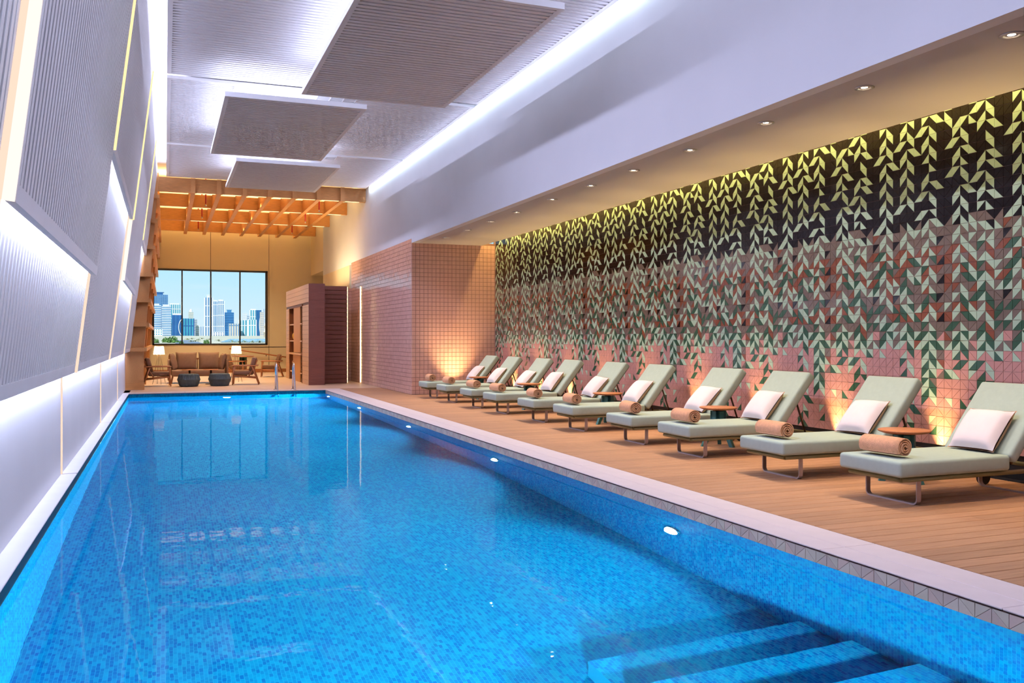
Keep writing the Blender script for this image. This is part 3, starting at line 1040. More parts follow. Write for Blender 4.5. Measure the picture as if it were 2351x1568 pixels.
def make_lounger(y, label):
    o = thing('sun_lounger', (LX, y, 0), label, 'sun lounger', 'sun loungers along the mosaic wall')
    MB().rbox(0, 1.235, 0, MW, 0.25, 0.385, r=0.03, seg=4).build('seat_cushion', M_sage, o)
    # back cushion: hinge line at x=1.235 z=0.385, leaning back
    M = Matrix.Translation((1.215, 0, 0.375)) @ Matrix.Rotation(-BA, 4, 'Y')
    MB().rbox(0.0, 0.79, 0, MW, -0.115, 0.0, r=0.03, seg=4, M=M).build('back_cushion', M_sage, o)
    fr = MB()
    for yy in (0.06, MW - 0.06):
        fr.cyl((0.07, yy, 0.225), (1.86, yy, 0.225), 0.02, n=10)
    fr.cyl((0.07, 0.06, 0.225), (0.07, MW - 0.06, 0.225), 0.02, n=10)
    fr.cyl((1.86, 0.06, 0.225), (1.86, MW - 0.06, 0.225), 0.02, n=10)
    fr.box(0.07, 1.25, 0.07, MW - 0.07, 0.232, 0.248)
    fr.build('frame', M_olive, o)
    flat_loop(0.07, MW - 0.06, 0.212, 0.27, 0.045, 0.012).build('front_leg', M_leg, o)
    flat_loop(0.07, MW - 0.06, 0.212, 1.62, 0.045, 0.012).build('rear_leg', M_leg, o)
    for yy in (0.08, MW - 0.08):
        a = M @ Vector((0.0, yy, -0.13))
        b = M @ Vector((0.78, yy, -0.13))
        MB().cyl(a, b, 0.014, n=8).build('back_rail', M_prop, o)
    for yy in (0.10, MW - 0.10):
        a = M @ Vector((0.42, yy, -0.135))
        MB().cyl(a, (1.72, yy, 0.235), 0.012, n=8).build('back_prop', M_prop, o)
    for yy in (0.03, MW - 0.03):
        MB().cyl((1.70, yy - 0.02, 0.07), (1.70, yy + 0.02, 0.07), 0.07, n=18).build('wheel', M_black, o)
    return o
loc_names = []
proto = None
for i, y in enumerate(LY):
    where = ['cut by the right edge', 'behind the front small table', '', '', '', '', '', '', 'next to the last', 'against the pink tiled column'][i]
    lab = 'sage green sun lounger %s to the camera%s' % (ORD[i], (', ' + where) if where else '')
    if proto is None:
        proto = make_lounger(y, lab)
    else:
        dup(proto, (LX, y, 0), None, lab)

def pillow_mesh(w, h, t, n=14):
    """scatter cushion in local XY plane, thickness along Z; pinched corners"""
    mb = MB()
    vs_, fs_ = [], []
    for s in (1, -1):
        for i in range(n + 1):
            for k in range(n + 1):
                a, b = -1 + 2 * i / n, -1 + 2 * k / n
                edge = (1 - abs(a) ** 2.6) * (1 - abs(b) ** 2.6)
                ins = 1 - 0.055 * (1 - abs(a) ** 4) * abs(b) ** 3
                ins2 = 1 - 0.055 * (1 - abs(b) ** 4) * abs(a) ** 3
                vs_.append((a * w / 2 * ins2, b * h / 2 * ins, s * t / 2 * max(0, edge) ** 0.42))
        base = (n + 1) * (n + 1) * (0 if s == 1 else 1)
        for i in range(n):
            for k in range(n):
                q = [base + i * (n + 1) + k, base + (i + 1) * (n + 1) + k, base + (i + 1) * (n + 1) + k + 1, base + i * (n + 1) + k + 1]
                fs_.append(tuple(q) if s == 1 else tuple(reversed(q)))
    mb.add(vs_, fs_, 0, True)
    return mb
# white pillows leaning on the backrests (white front, tan back)
pm = pillow_mesh(0.47, 0.44, 0.17)
half = len(pm.f) // 2
back_mb = MB()
pf = MB()
pf.v, pf.f, pf.mi, pf.sm = pm.v, pm.f[:half], [0] * half, [True] * half
pb = MB()
pb.v, pb.f, pb.mi, pb.sm = pm.v, pm.f[half:], [0] * half, [True] * half
# drop unused vertices by rebuilding
def compact(mb):
    used = sorted(set(i for f in mb.f for i in f))
    mp_ = {u: k for k, u in enumerate(used)}
    mb.v = [mb.v[u] for u in used]
    mb.f = [tuple(mp_[i] for i in f) for f in mb.f]
    return mb
me_pf = compact(pf).mesh('front_cover', M_pillow)
pb = compact(pb)
pb.v = [(a * 1.05, b * 1.05, c - 0.004) for a, b, c in pb.v]
me_pb = pb.mesh('back_cover', M_tanfab)
rp2 = random.Random(21)
for i, y in enumerate(LY):
    o = thing('pillow', (LX + 1.235 + 0.005, y + MW / 2 + rp2.uniform(-0.02, 0.02), 0.575), 'white pillow on the sun lounger %s to the camera' % ORD[i], 'pillow', 'white pillows on the loungers')
    # local X -> world Y (width), local Y -> up along the leaning backrest, local Z -> towards the pool
    tiltb = math.radians(50 + rp2.uniform(-4, 2))
    ex = Vector((0, -1, 0))
    ey = Vector((math.cos(tiltb), 0, math.sin(tiltb)))
    ez = ex.cross(ey)
    if ez.x > 0:
        ex = -ex
        ez = -ez
    R = Matrix((ex, ey, ez)).transposed()
    R = R @ Matrix.Rotation(math.radians(rp2.uniform(-4, 4)), 3, 'Z')
    o.rotation_euler = R.to_euler()
    o.location = (LX + 1.235 + 0.5 * 0.42 * math.cos(tiltb) - 0.075 * math.sin(tiltb) - 0.03, o.location.y, 0.387 + 0.5 * 0.42 * math.sin(tiltb) + 0.028)
    child('front_cover', me_pf, o)
    child('back_cover', me_pb, o)

# rolled towels -----------------------------------------------------------------
def towel_roll(L_=0.42, turns=3.6, t=0.0135, gap=0.0065):
    mb = MB()
    n_ = 110
    pr, vs_, fs_ = [], [], []
    for i in range(n_ + 1):
        a = 2 * PI * turns * i / n_
        r = 0.006 + (t + gap) * a / (2 * PI)
        pr.append((a, r))
    rmax = pr[-1][1] + t
    ny = 7
    for i, (a, r) in enumerate(pr):
        for rr in (r, r + t):
            for k in range(ny):
                yy = -L_ / 2 + L_ * k / (ny - 1)
                sh = 0.0
                if k in (0, ny - 1):
                    sh = 0.003 * math.sin(a * 0.5) + (0.012 * (1 - r / rmax) if k == 0 else -0.012 * (1 - r / rmax)) * -1
                q = rr - (0.003 if (k in (0, ny - 1) and rr > r) else 0)
                wob = 1 + 0.012 * math.sin(3 * a + k)
                vs_.append((q * math.cos(a) * wob, yy + sh, rmax + q * math.sin(a) * 0.97))
    for i in range(n_):
        for k in range(ny - 1):
            A = (i * 2) * ny + k
            B = ((i + 1) * 2) * ny + k
            fs_.append((A, B, B + 1, A + 1))
            fs_.append((A + ny, A + ny + 1, B + ny + 1, B + ny))
        for k in (0, ny - 1):
            A = (i * 2) * ny + k
            B = ((i + 1) * 2) * ny + k
            fs_.append((A, A + ny, B + ny, B) if k == 0 else (A, B, B + ny, A + ny))
    e0 = (n_ * 2) * ny
    for k in range(ny - 1):
        fs_.append((e0 + k, e0 + k + 1, e0 + ny + k + 1, e0 + ny + k))
    mb.add(vs_, fs_, 0, True)
    return mb
tw = towel_roll().mesh('rolled_towel', M_towel)
for i, y in enumerate(LY):
    o = bpy.data.objects.new('rolled_towel', tw)
    o.location = (LX + 0.20, y + 0.40 + rp2.uniform(-0.03, 0.03), 0.383)
    o.rotation_euler = (0, 0, math.radians(rp2.uniform(-9, 5)))
    link(o)
    tag(o, 'rolled apricot towel on the foot of the sun lounger %s to the camera' % ORD[i], 'towel', 'rolled towels')

# small round tables ------------------------------------------------------------
def make_table(loc, label):
    o = thing('side_table', loc, label, 'side table', 'small tables between the loungers')
    MB().lathe([(0.001, 0.475), (0.20, 0.475), (0.236, 0.488), (0.245, 0.50), (0.240, 0.506), (0.001, 0.506)], n=36).build('table_top', M_tabletop, o)
    MB().cyl((0, 0, 0.455), (0, 0, 0.475), 0.05, n=16).build('collar', M_black, o)
    mb = MB()
    for k in range(3):
        M = Matrix.Rotation(k * PI / 3, 4, 'Z')
        mb.box(-0.10, 0.10, -0.028, 0.028, 0.27, 0.455, M=M)
    mb.build('column', M_teal, o)
    for k in range(3):
        a = k * 2 * PI / 3 + 0.5
        d = Vector((math.cos(a), math.sin(a), 0))
        M = Matrix.Rotation(a, 4, 'Z')
        l = MB()
        v = []
        for (r, z, w) in ((0.06, 0.30, 0.028), (0.21, 0.0, 0.022)):
            for (dx, dy) in ((-0.03, -w), (0.03, -w), (0.03, w), (-0.03, w)):
                v.append((r + dx, dy, z))
        l.add(v, [(0, 1, 2, 3), (4, 7, 6, 5), (0, 4, 5, 1), (1, 5, 6, 2), (2, 6, 7, 3), (3, 7, 4, 0)], M=M)
        l.build('leg', M_teal, o)
    return o
tb0 = None
for i, (x, y) in enumerate(((6.74, 6.80), (6.70, 9.90), (6.74, 13.10), (6.68, 16.35), (6.75, 19.55))):
    lab = 'small round wooden table with teal legs, %s to the camera' % ORD[i]
    if tb0 is None:
        tb0 = make_table((x, y, 0), lab)
    else:
        dup(tb0, (x, y, 0), 0.4 * i, lab)

# ================================================================== TIMBER GRID OVER THE LOUNGE
gr = thing('timber_ceiling_grid', (0, 27.0, 5.52), 'oak timber beam grid hanging over the lounge', 'ceiling grid')
for y in (27.0, 30.0, 33.4, 36.7):
    MB().box(-1.0, XB - 0.003, y - 27.0, y - 27.0 + 0.14, 0, 0.40).build('cross_beam', M_oak, gr)
gx = [0.74 + k * 0.705 for k in range(7)]
ys = [26.97, 30.0, 33.4, 36.7, 37.7]
bl = MB().box(-0.06, 0.06, 0, 37.75 - 26.94, -0.012, 0.40).mesh('beam', M_oaky)
for x in gx:
    child('beam', bl, gr, (x, -0.06, 0))
for y in (27.0, 30.0, 33.4):
    for k, x in enumerate([-0.35] + gx):
        x1 = gx[k] if k < 7 else XB - 0.1
        if y == 30.0 or k > 0:
            MB().box(x + 0.10, x1 - 0.10, y - 27.0 + 0.03, y - 27.0 + 0.11, -0.006, -0.001).build('bright_bar', E_bar, gr)
for i, (x, y) in enumerate(((1.15, 28.7), (1.15, 31.7), (1.15, 35.2), (4.55, 28.7), (4.55, 31.7), (4.55, 35.2))):
    o = thing('sprinkler_pipe', (x, y, 5.40), 'red sprinkler drop pipe in the timber grid, %s %s' % (('front', 'middle', 'rear')[i % 3], 'left' if i < 3 else 'right'), 'sprinkler', 'red sprinkler pipes')
    MB().cyl((0, 0, 0.06), (0, 0, 0.9), 0.022, n=10).build('pipe', M_red, o)
    MB().cyl((0, 0, 0.0), (0, 0, 0.06), 0.03, 0.015, n=10).build('head', M_chrome, o)

# slatted oak shelving on the left of the lounge ------------------------------------
sh = thing('timber_wall_grid', (0, 26.2, 0), 'oak wall grid of posts and projecting shelves left of the lounge', 'wall grid')
def leanx(z):
    return -0.535 + 0.078 * max(0.0, z - 1.0)
def post(y0, y1, m_):
    mb = MB()
    zs = [0.0, 1.0, 5.9]
    v = []
    for z in zs:
        x = leanx(z)
        v += [(-1.30, y0, z), (x, y0, z), (x, y1, z), (-1.30, y1, z)]
    f = []
    for k in range(2):
        for q in range(4):
            f.append((k * 4 + q, k * 4 + (q + 1) % 4, (k + 1) * 4 + (q + 1) % 4, (k + 1) * 4 + q))
    f += [(3, 2, 1, 0), (8, 9, 10, 11)]
    mb.add(v, f)
    return mb.build('post', m_, sh)
for yy in (26.2, 29.2, 32.6, 35.9):
    post(yy - 26.2, yy - 26.2 + 0.16, M_oaky)
for k, z in enumerate((1.09, 1.76, 2.41, 3.10, 3.84, 4.56, 5.22)):
    x = leanx(z) + 0.07
    MB().box(-1.30, x, -0.22, YB - 26.2 - 0.01, z - 0.05, z + 0.05).build('shelf', M_oaky, sh)
MB().box(-1.30, -0.525, -0.012, 0.175, 0.0, 0.20).build('plinth', M_oak, sh)

# ================================================================== TOWER CABINET, SLATTED SCREEN
tw_ = thing('tower_cabinet', (3.97, 27.0, 0), 'tall brown wood-clad cabinet tower with open shelving at the far pool corner', 'cabinet')
TW, TD, THH = 0.475, 5.3, 3.02
# front cladding (facing the camera)
for r in range(12):
    z0 = r * THH / 12
    MB().box(0, TW, -0.02, 0, z0 + 0.0006, z0 + THH / 12 - 0.0006).build('cladding_board', M_clad, tw_)
body = MB()
ya, yb, zc = 1.36, 4.55, 2.395
body.box(0.02, TW, 0, ya, 0, THH).box(0.02, TW, yb, TD, 0, THH).box(0.02, TW, ya, yb, zc, THH).box(TW - 0.04, TW, ya, yb, 0, zc)
body.build('body', M_wardrobe, tw_)
# side cladding boards (facing the lounge), around the opening
nb = 22
for r in range(nb):
    z0, z1 = r * THH / nb + 0.003, (r + 1) * THH / nb - 0.003
    if z0 > zc:
        MB().box(0, 0.02, 0, TD, z0, z1).build('side_board', M_cladlight, tw_)
    else:
        z1 = min(z1, zc)
        MB().box(0, 0.02, 0, ya, z0, z1).build('side_board', M_cladlight, tw_)
        MB().box(0, 0.02, yb, TD, z0, z1).build('side_board', M_cladlight, tw_)
MB().box(-0.012, 0.022, ya - 0.05, ya, 0, zc + 0.05).build('jamb', M_wardrobe, tw_)
# middle door leaf, shelves, counter
MB().box(0.03, 0.06, 2.0, 3.55, 0.93, zc).build('door', M_oak, tw_)
MB().box(0.03, 0.06, 2.0, 3.70, 0.0, 0.84).build('door', M_oak, tw_)
for z in (1.30, 1.85):
    for (a, b) in ((ya, 2.0), (3.55, yb)):
        MB().box(0.03, TW - 0.05, a, b, z - 0.02, z + 0.02).build('shelf', M_cladlight, tw_)
MB().box(-0.05, TW - 0.05, ya, yb, 0.86, 0.91).build('counter', M_cladlight, tw_)
def prop(nm, fn, loc, label, cat, grp, m_):
    mb = MB()
    fn(mb)
    o = mb.build(nm, m_, None, loc)
    return tag(o, label, cat, grp)
for k, (yy, side) in enumerate(((28.62, 'right'), (31.0, 'left'))):
    prop('ball', lambda mb: mb.sphere((0, 0, 0.15), 0.15, 18), (4.16, yy, 1.32), 'golden ball on the %s shelf of the tower cabinet' % side, 'ball', 'golden balls', M_gold)
    prop('exercise_ring', lambda mb: mb.tube([(0, 0.2 * math.cos(a * PI / 12), 0.22 + 0.2 * math.sin(a * PI / 12)) for a in range(25)], 0.03, 8), (4.14, yy, 0.90), 'grey ring leaning on the %s of the tower cabinet counter' % side, 'ring', 'grey rings', M_ring)
    for q in range(3):
        prop('folded_towel', lambda mb: mb.rbox(-0.13, 0.13, -0.2, 0.2, 0, 0.11, r=0.03, seg=2), (4.17, yy + 0.02 * q, 0.30 + q * 0.112), 'folded peach towel, %s of the stack in the %s lower bay of the cabinet' % (('lowest', 'middle', 'topmost')[q], side), 'towel', 'folded towels', M_towel)
for (yy, b) in ((1.7, 0.28), (4.1, 0.28)):
    MB().box(0.03, TW - 0.05, yy - 0.32, yy + 0.32, 0.26, 0.298).build('shelf', M_cladlight, tw_)

sc_ = thing('slatted_screen', (4.55, 27.7, 0), 'dark brown slatted timber screen beside the cabinet tower', 'screen')
ns = 22
for r in range(ns):
    z0 = r * 3.0 / ns
    MB().box(0, 0.70, 0, 0.035, z0 + 0.014, z0 + 3.0 / ns - 0.006).build('slat', M_clad, sc_)
MB().box(0.0, 0.70, 0.035, 0.06, 0, 3.0).build('backing', M_wardrobe, sc_)
MB().box(0.70, 0.715, 0.0, 0.05, 0.02, 2.98).build('light_tape', E_led, sc_)
MB().box(-0.10, 0.0, 0.02, 0.06, 0, 3.0).build('end_post', M_clad, sc_)
led = MB().box(XB - 0.03, XB - 0.008, 27.72, 27.75, 0.02, 3.0).build('led_tape', E_led)
tag(led, 'vertical warm light strip on the pink tiled wall beside the screen', 'light strip')
# hand rail of the ramp on the back wall
hr = thing('hand_rail', (2.42, YB - 0.10, 0), 'sloping wooden hand rail on the cream back wall', 'hand rail')
MB().cyl((0, 0, 0.975), (2.9, 0, 0.50), 0.028, n=10).build('rail', M_teak, hr)
for k in (0.25, 1.45, 2.5):
    MB().cyl((k, 0, 0.975 - k * 0.1638), (k, 0.1, 0.90 - k * 0.1638), 0.014, n=8).build('bracket', M_black, hr)

# pool ladder rails
def rail(x, label):
    o = thing('ladder_rail', (x, 25.05, 0), label, 'ladder rail', 'pool ladder rails')
    pts = [(0, 0, 0.0), (0, 0, 0.55)]
    for k in range(1, 8):
        a = k * PI / 8
        pts.append((0, -0.12 + 0.12 * math.cos(a) - 0.03 * k / 8, 0.55 + 0.17 * math.sin(a)))
    pts += [(0, -0.29, 0.5), (0, -0.42, 0.1), (0, -0.60, -0.3), (0, -0.62, -1.0)]
    MB().tube(pts, 0.022, 10).build('tube', M_chrome, o)
    MB().lathe([(0.05, 0.0), (0.05, 0.012), (0.024, 0.02)], n=16).build('flange', M_chrome, o)
    return o
rail(2.80, 'left chrome pool ladder rail at the far end of the pool')
rail(3.26, 'right chrome pool ladder rail at the far end of the pool')

# ================================================================== LOUNGE FURNITURE
def place(mb, M):
    mb.v = [tuple(M @ Vector(p)) for p in mb.v]
    return mb
def make_armchair(loc, rz, label):
    """faces local -Y; width along X"""
    o = thing('armchair', loc, label, 'armchair', 'lounge armchairs', rz)
    w = 0.33
    MB().rbox(-0.27, 0.27, -0.34, 0.26, 0.29, 0.43, r=0.05, seg=3).build('seat_cushion', M_sofa, o)
    M = Matrix.Translation((0, 0.24, 0.36)) @ Matrix.Rotation(math.radians(-16), 4, 'X')
    MB().rbox(-0.27, 0.27, -0.14, 0.0, 0.02, 0.46, r=0.05, seg=3, M=M).build('back_cushion', M_sofa, o)
    bk = MB()
    for x in (-0.22, -0.11, 0, 0.11, 0.22):
        bk.box(x - 0.02, x + 0.02, 0.0, 0.02, -0.06, 0.40, M=M)
    bk.box(-0.29, 0.29, -0.01, 0.03, 0.34, 0.40, M=M)
    bk.build('back_slats', M_teak, o)
    for s in (-1, 1):
        MB().cyl((s * w, -0.30, 0.56), (s * (w + 0.01), -0.34, 0.0), 0.024, 0.016, n=8).build('leg', M_teak, o)
        MB().cyl((s * w, 0.22, 0.56), (s * (w + 0.01), 0.42, 0.0), 0.024, 0.016, n=8).build('leg', M_teak, o)
        MB().rbox(s * w - 0.035, s * w + 0.035, -0.36, 0.40, 0.555, 0.585, r=0.01, seg=2).build('armrest', M_teak, o)
        MB().cyl((s * w, -0.31, 0.27), (s * w, 0.33, 0.20), 0.018, n=8).build('rail', M_teak, o)
        MB().cyl((s * w, 0.10, 0.22), (s * w, 0.30, 0.56), 0.016, n=8).build('brace', M_teak, o)
    MB().box(-w, w, -0.32, -0.29, 0.24, 0.29).build('front_rail', M_teak, o)
    return o
make_armchair((-0.20, 28.15, 0), PI / 2 + 0.05, 'teak armchair with taupe cushions at the far left, beside the oak wall grid')
make_armchair((2.25, 28.25, 0), -PI / 2 - 0.12, 'teak armchair with taupe cushions right of the sofa, nearest the pool')
make_armchair((3.58, 33.4, 0), -PI / 2 - 0.15, 'teak armchair behind, near the ladder rails and sloping hand rail')
make_armchair((2.35, 33.5, 0), PI / 2 - 0.25, 'teak armchair half hidden behind the right end of the sofa')

so_ = thing('sofa', (0.96, 30.2, 0), 'taupe two-seat sofa below the window', 'sofa')
MB().rbox(-0.78, 0.78, -0.95, -0.12, 0.22, 0.42, r=0.05, seg=3).build('seat_cushion', M_sofa, so_)
for x in (-0.335, 0.335):
    mb = pillow_mesh(0.64, 0.58, 0.22)
    M = Matrix.Translation((x, -0.16, 0.67)) @ Matrix.Rotation(math.radians(78), 4, 'X')
    place(mb, M).build('back_cushion', M_sofa, so_)
for s in (-1, 1):
    mb = pillow_mesh(0.46, 0.54, 0.20)
    M = Matrix.Translation((s * 0.73, -0.50, 0.66)) @ Matrix.Rotation(s * math.radians(-78), 4, 'Z') @ Matrix.Rotation(math.radians(78), 4, 'X')
    place(mb, M).build('end_cushion', M_sofa, so_)
    MB().rbox(s * 0.86 - 0.03, s * 0.86 + 0.03, -0.9, 0.02, 0.10, 0.74, r=0.02, seg=2).build('end_panel', M_sofa, so_)
    for yy in (-0.86, -0.04):
        MB().cyl((s * 0.74, yy, 0.22), (s * 0.78, yy, 0.0), 0.024, 0.016, n=8).build('leg', M_teak, so_)
bk = MB()
for k in range(15):
    x = -0.78 + k * 1.56 / 14
    bk.box(x - 0.014, x + 0.014, -0.02, 0.0, 0.24, 0.74)
bk.box(-0.86, 0.86, -0.025, 0.015, 0.72, 0.77)
bk.build('back_slats', M_teak, so_)

def make_pouf(loc, label):
    o = thing('pouf', loc, label, 'pouf', 'charcoal rope poufs')
    prof = [(0.001, 0.01), (0.24, 0.01), (0.26, 0.02), (0.315, 0.19), (0.318, 0.205), (0.28, 0.34), (0.25, 0.362), (0.001, 0.364)]
    n_ = 72
    mb = MB()
    vs_, fs_ = [], []
    for (r, z) in prof:
        for i in range(n_):
            a = 2 * PI * i / n_
            rr = r * (1 - (0.045 if i % 2 else 0.0) * (1 if 0.02 < z < 0.35 else 0.2))
            if 0.185 < z < 0.21:
                rr = r
            vs_.append((rr * math.cos(a), rr * math.sin(a), z))
    for j_ in range(len(prof) - 1):
        for i in range(n_):
            fs_.append((j_ * n_ + i, j_ * n_ + (i + 1) % n_, (j_ + 1) * n_ + (i + 1) % n_, (j_ + 1) * n_ + i))
    mb.add(vs_, fs_)
    mb.build('woven_body', M_pouf, o)
    MB().lathe([(0.305, 0.185), (0.325, 0.197), (0.305, 0.21)], n=36).build('piping', M_pouf, o)
    return o
make_pouf((0.64, 27.55, 0), 'charcoal rope pouf in front of the left half of the sofa')
make_pouf((1.49, 27.60, 0), 'charcoal rope pouf in front of the right half of the sofa')

def make_ctable(loc, label):
    o = thing('drinks_table', loc, label, 'drinks table', 'slim drinks tables by the sofa')
    MB().lathe([(0.001, 0.43), (0.22, 0.43), (0.225, 0.44), (0.22, 0.45), (0.001, 0.45)], n=28).build('tray_top', M_tabletop, o)
    MB().cyl((0, 0, 0.01), (0, 0, 0.43), 0.03, n=12).build('post', M_black, o)
    MB().lathe([(0.16, 0.0), (0.16, 0.012), (0.03, 0.016)], n=24).build('base', M_black, o)
    return o
make_ctable((0.69, 28.75, 0), 'slim black-post drinks table in front of the left sofa seat')
make_ctable((1.30, 28.75, 0), 'slim black-post drinks table in front of the right sofa seat')

def make_lamp(loc, label):
    o = thing('floor_lamp', loc, label, 'floor lamp', 'tripod floor lamps')
    s_ = MB().lathe([(0.165, 0.90), (0.130, 1.15)], n=28)
    s_.build('shade', M_shade_t, o)
    MB().sphere((0, 0, 1.03), 0.045, 12).build('bulb', E_bulb, o)
    MB().cyl((0, 0, 0.86), (0, 0, 1.0), 0.012, n=8).build('socket', M_chrome, o)
    for k in range(4):
        a = k * PI / 2 + 0.3
        MB().cyl((0.035 * math.cos(a), 0.035 * math.sin(a), 0.90), (0.19 * math.cos(a), 0.19 * math.sin(a), 0.0), 0.006, n=6).build('leg', M_prop, o)
    p = point('lamp_bulb_light', (loc[0], loc[1], 1.03), 14, (1.0, 0.80, 0.52), 0.05)
    return o
def shade_mat():
    m = bpy.data.materials.new('translucent_shade')
    m.use_nodes = True
    n = m.node_tree
    n.nodes.clear()
    o = n.nodes.new('ShaderNodeOutputMaterial')
    d = n.nodes.new('ShaderNodeBsdfDiffuse')
    d.inputs['Color'].default_value = rgb(252, 240, 214)
    t = n.nodes.new('ShaderNodeBsdfTranslucent')
    t.inputs['Color'].default_value = rgb(252, 236, 200)
    mxs = n.nodes.new('ShaderNodeMixShader')
    mxs.inputs[0].default_value = 0.7
    n.links.new(d.outputs[0], mxs.inputs[1])
    n.links.new(t.outputs[0], mxs.inputs[2])
    n.links.new(mxs.outputs[0], o.inputs[0])
    return m
M_shade_t = shade_mat()
make_lamp((-0.17, 29.3, 0), 'lit tripod floor lamp at the left, behind the armchair')
make_lamp((2.12, 29.9, 0), 'lit tripod floor lamp at the right end of the sofa')

ht = thing('high_table', (2.65, 34.0, 0), 'round table on a dark green pedestal behind the right armchair', 'table')
MB().lathe([(0.001, 0.72), (0.38, 0.72), (0.39, 0.735), (0.38, 0.75), (0.001, 0.75)], n=32).build('table_top', M_tabletop, ht)
mb = MB()
for k in range(3):
    mb.box(-0.13, 0.13, -0.035, 0.035, 0.0, 0.70, M=Matrix.Rotation(k * PI / 3, 4, 'Z'))
mb.build('pedestal', M_teal, ht)

# ================================================================== CITY BEYOND THE WINDOW
def onY(u, v, Y):
    t = (u - CX) / F
    d = Y / (math.cos(TH) - t * math.sin(TH))
    return d * (t * math.cos(TH) + math.sin(TH)), HC - (v - VY) / F * d
M_sand = mat('sandy_ground', (206, 196, 168), 0.9, var=0.15, scale=0.02)
M_lagoon = mat('lagoon_water', (86, 160, 190), 0.15, var=0.12, scale=0.05, stretch=(1, 4, 1))
M_road = mat('asphalt', (128, 138, 150), 0.8, var=0.06, scale=0.1)
M_leaf = mat('foliage', (96, 136, 62), 0.9, var=0.35, scale=0.6)
M_palm = mat('palm_foliage', (150, 156, 112), 0.9, var=0.3, scale=0.6)
M_cw = mat('city_white', (226, 228, 228), 0.7, var=0.05, scale=0.05)
M_cb = mat('city_beige', (206, 194, 178), 0.7, var=0.06, scale=0.05)
M_bl = mat('city_blue_glass', (70, 134, 184), 0.3, var=0.12, scale=0.05)
M_db = mat('city_deep_blue', (34, 88, 146), 0.3, var=0.12, scale=0.05)
M_tl = mat('city_teal_glass', (66, 154, 176), 0.3, var=0.14, scale=0.05)
M_gb = mat('city_grey_blue', (98, 140, 178), 0.5, var=0.12, scale=0.05)
def gz(Y):
    return 0.85 + 0.00262 * Y
mb = MB()
yy_ = [40, 60, 100, 200, 400, 900, 2000, 4000]
for a, b in zip(yy_[:-1], yy_[1:]):
    mb.quad((-1500, a, gz(a)), (1500, a, gz(a)), (1500, b, gz(b)), (-1500, b, gz(b)))
struct('ground', mb, M_sand)
lg = MB()
def gp(u, Y, dz=0.03):
    x, _ = onY(u, 776, Y)
    return (x, Y, gz(Y) + dz)
lg.add([gp(505, 75), gp(640, 75), gp(640, 150), gp(528, 150)], [(0, 1, 2, 3)])
tag(lg.build('lagoon', M_lagoon), 'blue lagoon between the palms and the city towers', 'lagoon', kind='stuff')
rd = MB()
rd.add([gp(405, 60), gp(470, 60), gp(440, 110), gp(395, 110)], [(0, 1, 2, 3)])
struct('road', rd, M_road)

def tower(u0, u1, vt, Y, body, kind, trim, label, roof=None, vb=772.5):
    x0, zt = onY(u0, vt, Y)
    x1, _ = onY(u1, vt, Y)
    z0 = min(gz(Y), onY(u0, vb, Y)[1]) - 2
    w, h = x1 - x0, zt - z0
    o = thing('city_building', (x0, Y, z0), label, 'building', 'towers on the skyline')
    dp = min(max(w * 0.8, 12), 40)
    MB().box(0, w, 0, dp, 0, h).build('walls', body, o)
    nf_ = max(4, int(h / 3.9))
    mbx = MB()
    if kind == 'h':
        for k in range(nf_):
            z = h * (k + 0.35) / nf_
            mbx.box(-0.3, w + 0.3, -0.5, 1, z, z + h / nf_ * 0.42)
        mbx.build('balcony_bands', trim, o)
    elif kind == 'v':
        nn = max(3, int(w / 4.5))
        for k in range(nn + 1):
            x = w * k / nn
            mbx.box(x - w / nn * 0.2, x + w / nn * 0.2, -0.5, 1, 0, h)
        mbx.build('wall_piers', trim, o)
        for k in range(0, nf_, 6):
            z = h * k / nf_
            MB().box(-0.2, w + 0.2, -0.7, 0.5, z, z + 1.3).build('band', trim, o)
    elif kind == 'g':
        nn = max(4, int(w / 4))
        for k in range(nn):
            for q in range(nf_):
                x, z = w * (k + 0.25) / nn, h * (q + 0.25) / nf_
                mbx.box(x, x + w / nn * 0.5, -0.15, 0.5, z, z + h / nf_ * 0.5)
        mbx.build('windows', trim, o)
    elif kind == 'c':
        for k in range(3):
            x = w * k / 3
            mbx.box(x + w * 0.02, x + w * 0.06, -0.4, 0.5, 0, h)
        mbx.build('fins', trim, o)
        pts = []
        for k in range(15):
            a = -1.1 + 2.2 * k / 14
            pts.append((w * (1.05 - 0.42 * math.cos(a)), -0.6, h * (0.45 + 0.38 * math.sin(a))))
        MB().tube(pts, 0.9, 6).build('curved_fin', M_cw, o)
    if roof == 'crown':
        MB().box(w * 0.3, w * 0.75, 2, dp * 0.6, h, h + 5).box(w * 0.25, w * 0.8, 1.5, dp * 0.65, h + 5, h + 6.5).build('roof_crown', trim, o)
    elif roof == 'step':
        MB().box(w * 0.1, w * 0.85, 1, dp * 0.8, h, h + 3.2).build('roof_step', M_cw, o)
    elif roof == 'dome':
        MB().lathe([(w * 0.34, h), (w * 0.33, h + 3), (w * 0.2, h + 6), (0.1, h + 8)], (w / 2, dp / 2), 14).build('roof_dome', M_cw, o)
    return o
tower(340, 385.6, 676, 2400, M_gb, 'g', M_db, 'blue-grey tower with a rooftop crown, leftmost on the skyline', 'crown')
tower(340, 370, 700, 2200, M_bl, 'h', M_cw, 'blue and white banded twin tower, left one of the pair', 'step')
tower(371.5, 392.7, 702.5, 2180, M_bl, 'h', M_cw, 'blue and white banded twin tower, right one of the pair', 'step')
tower(340, 373, 754.5, 1800, M_cw, 'g', M_tl, 'low white block with a grid of square windows at the left')
tower(387, 415.5, 699, 2500, M_tl, 'v', M_cw, 'teal glass tower with white piers behind the banded twins', 'step')
tower(394, 420, 723, 2000, M_db, 'c', M_bl, 'deep blue tower with a white curved fin', 'step')
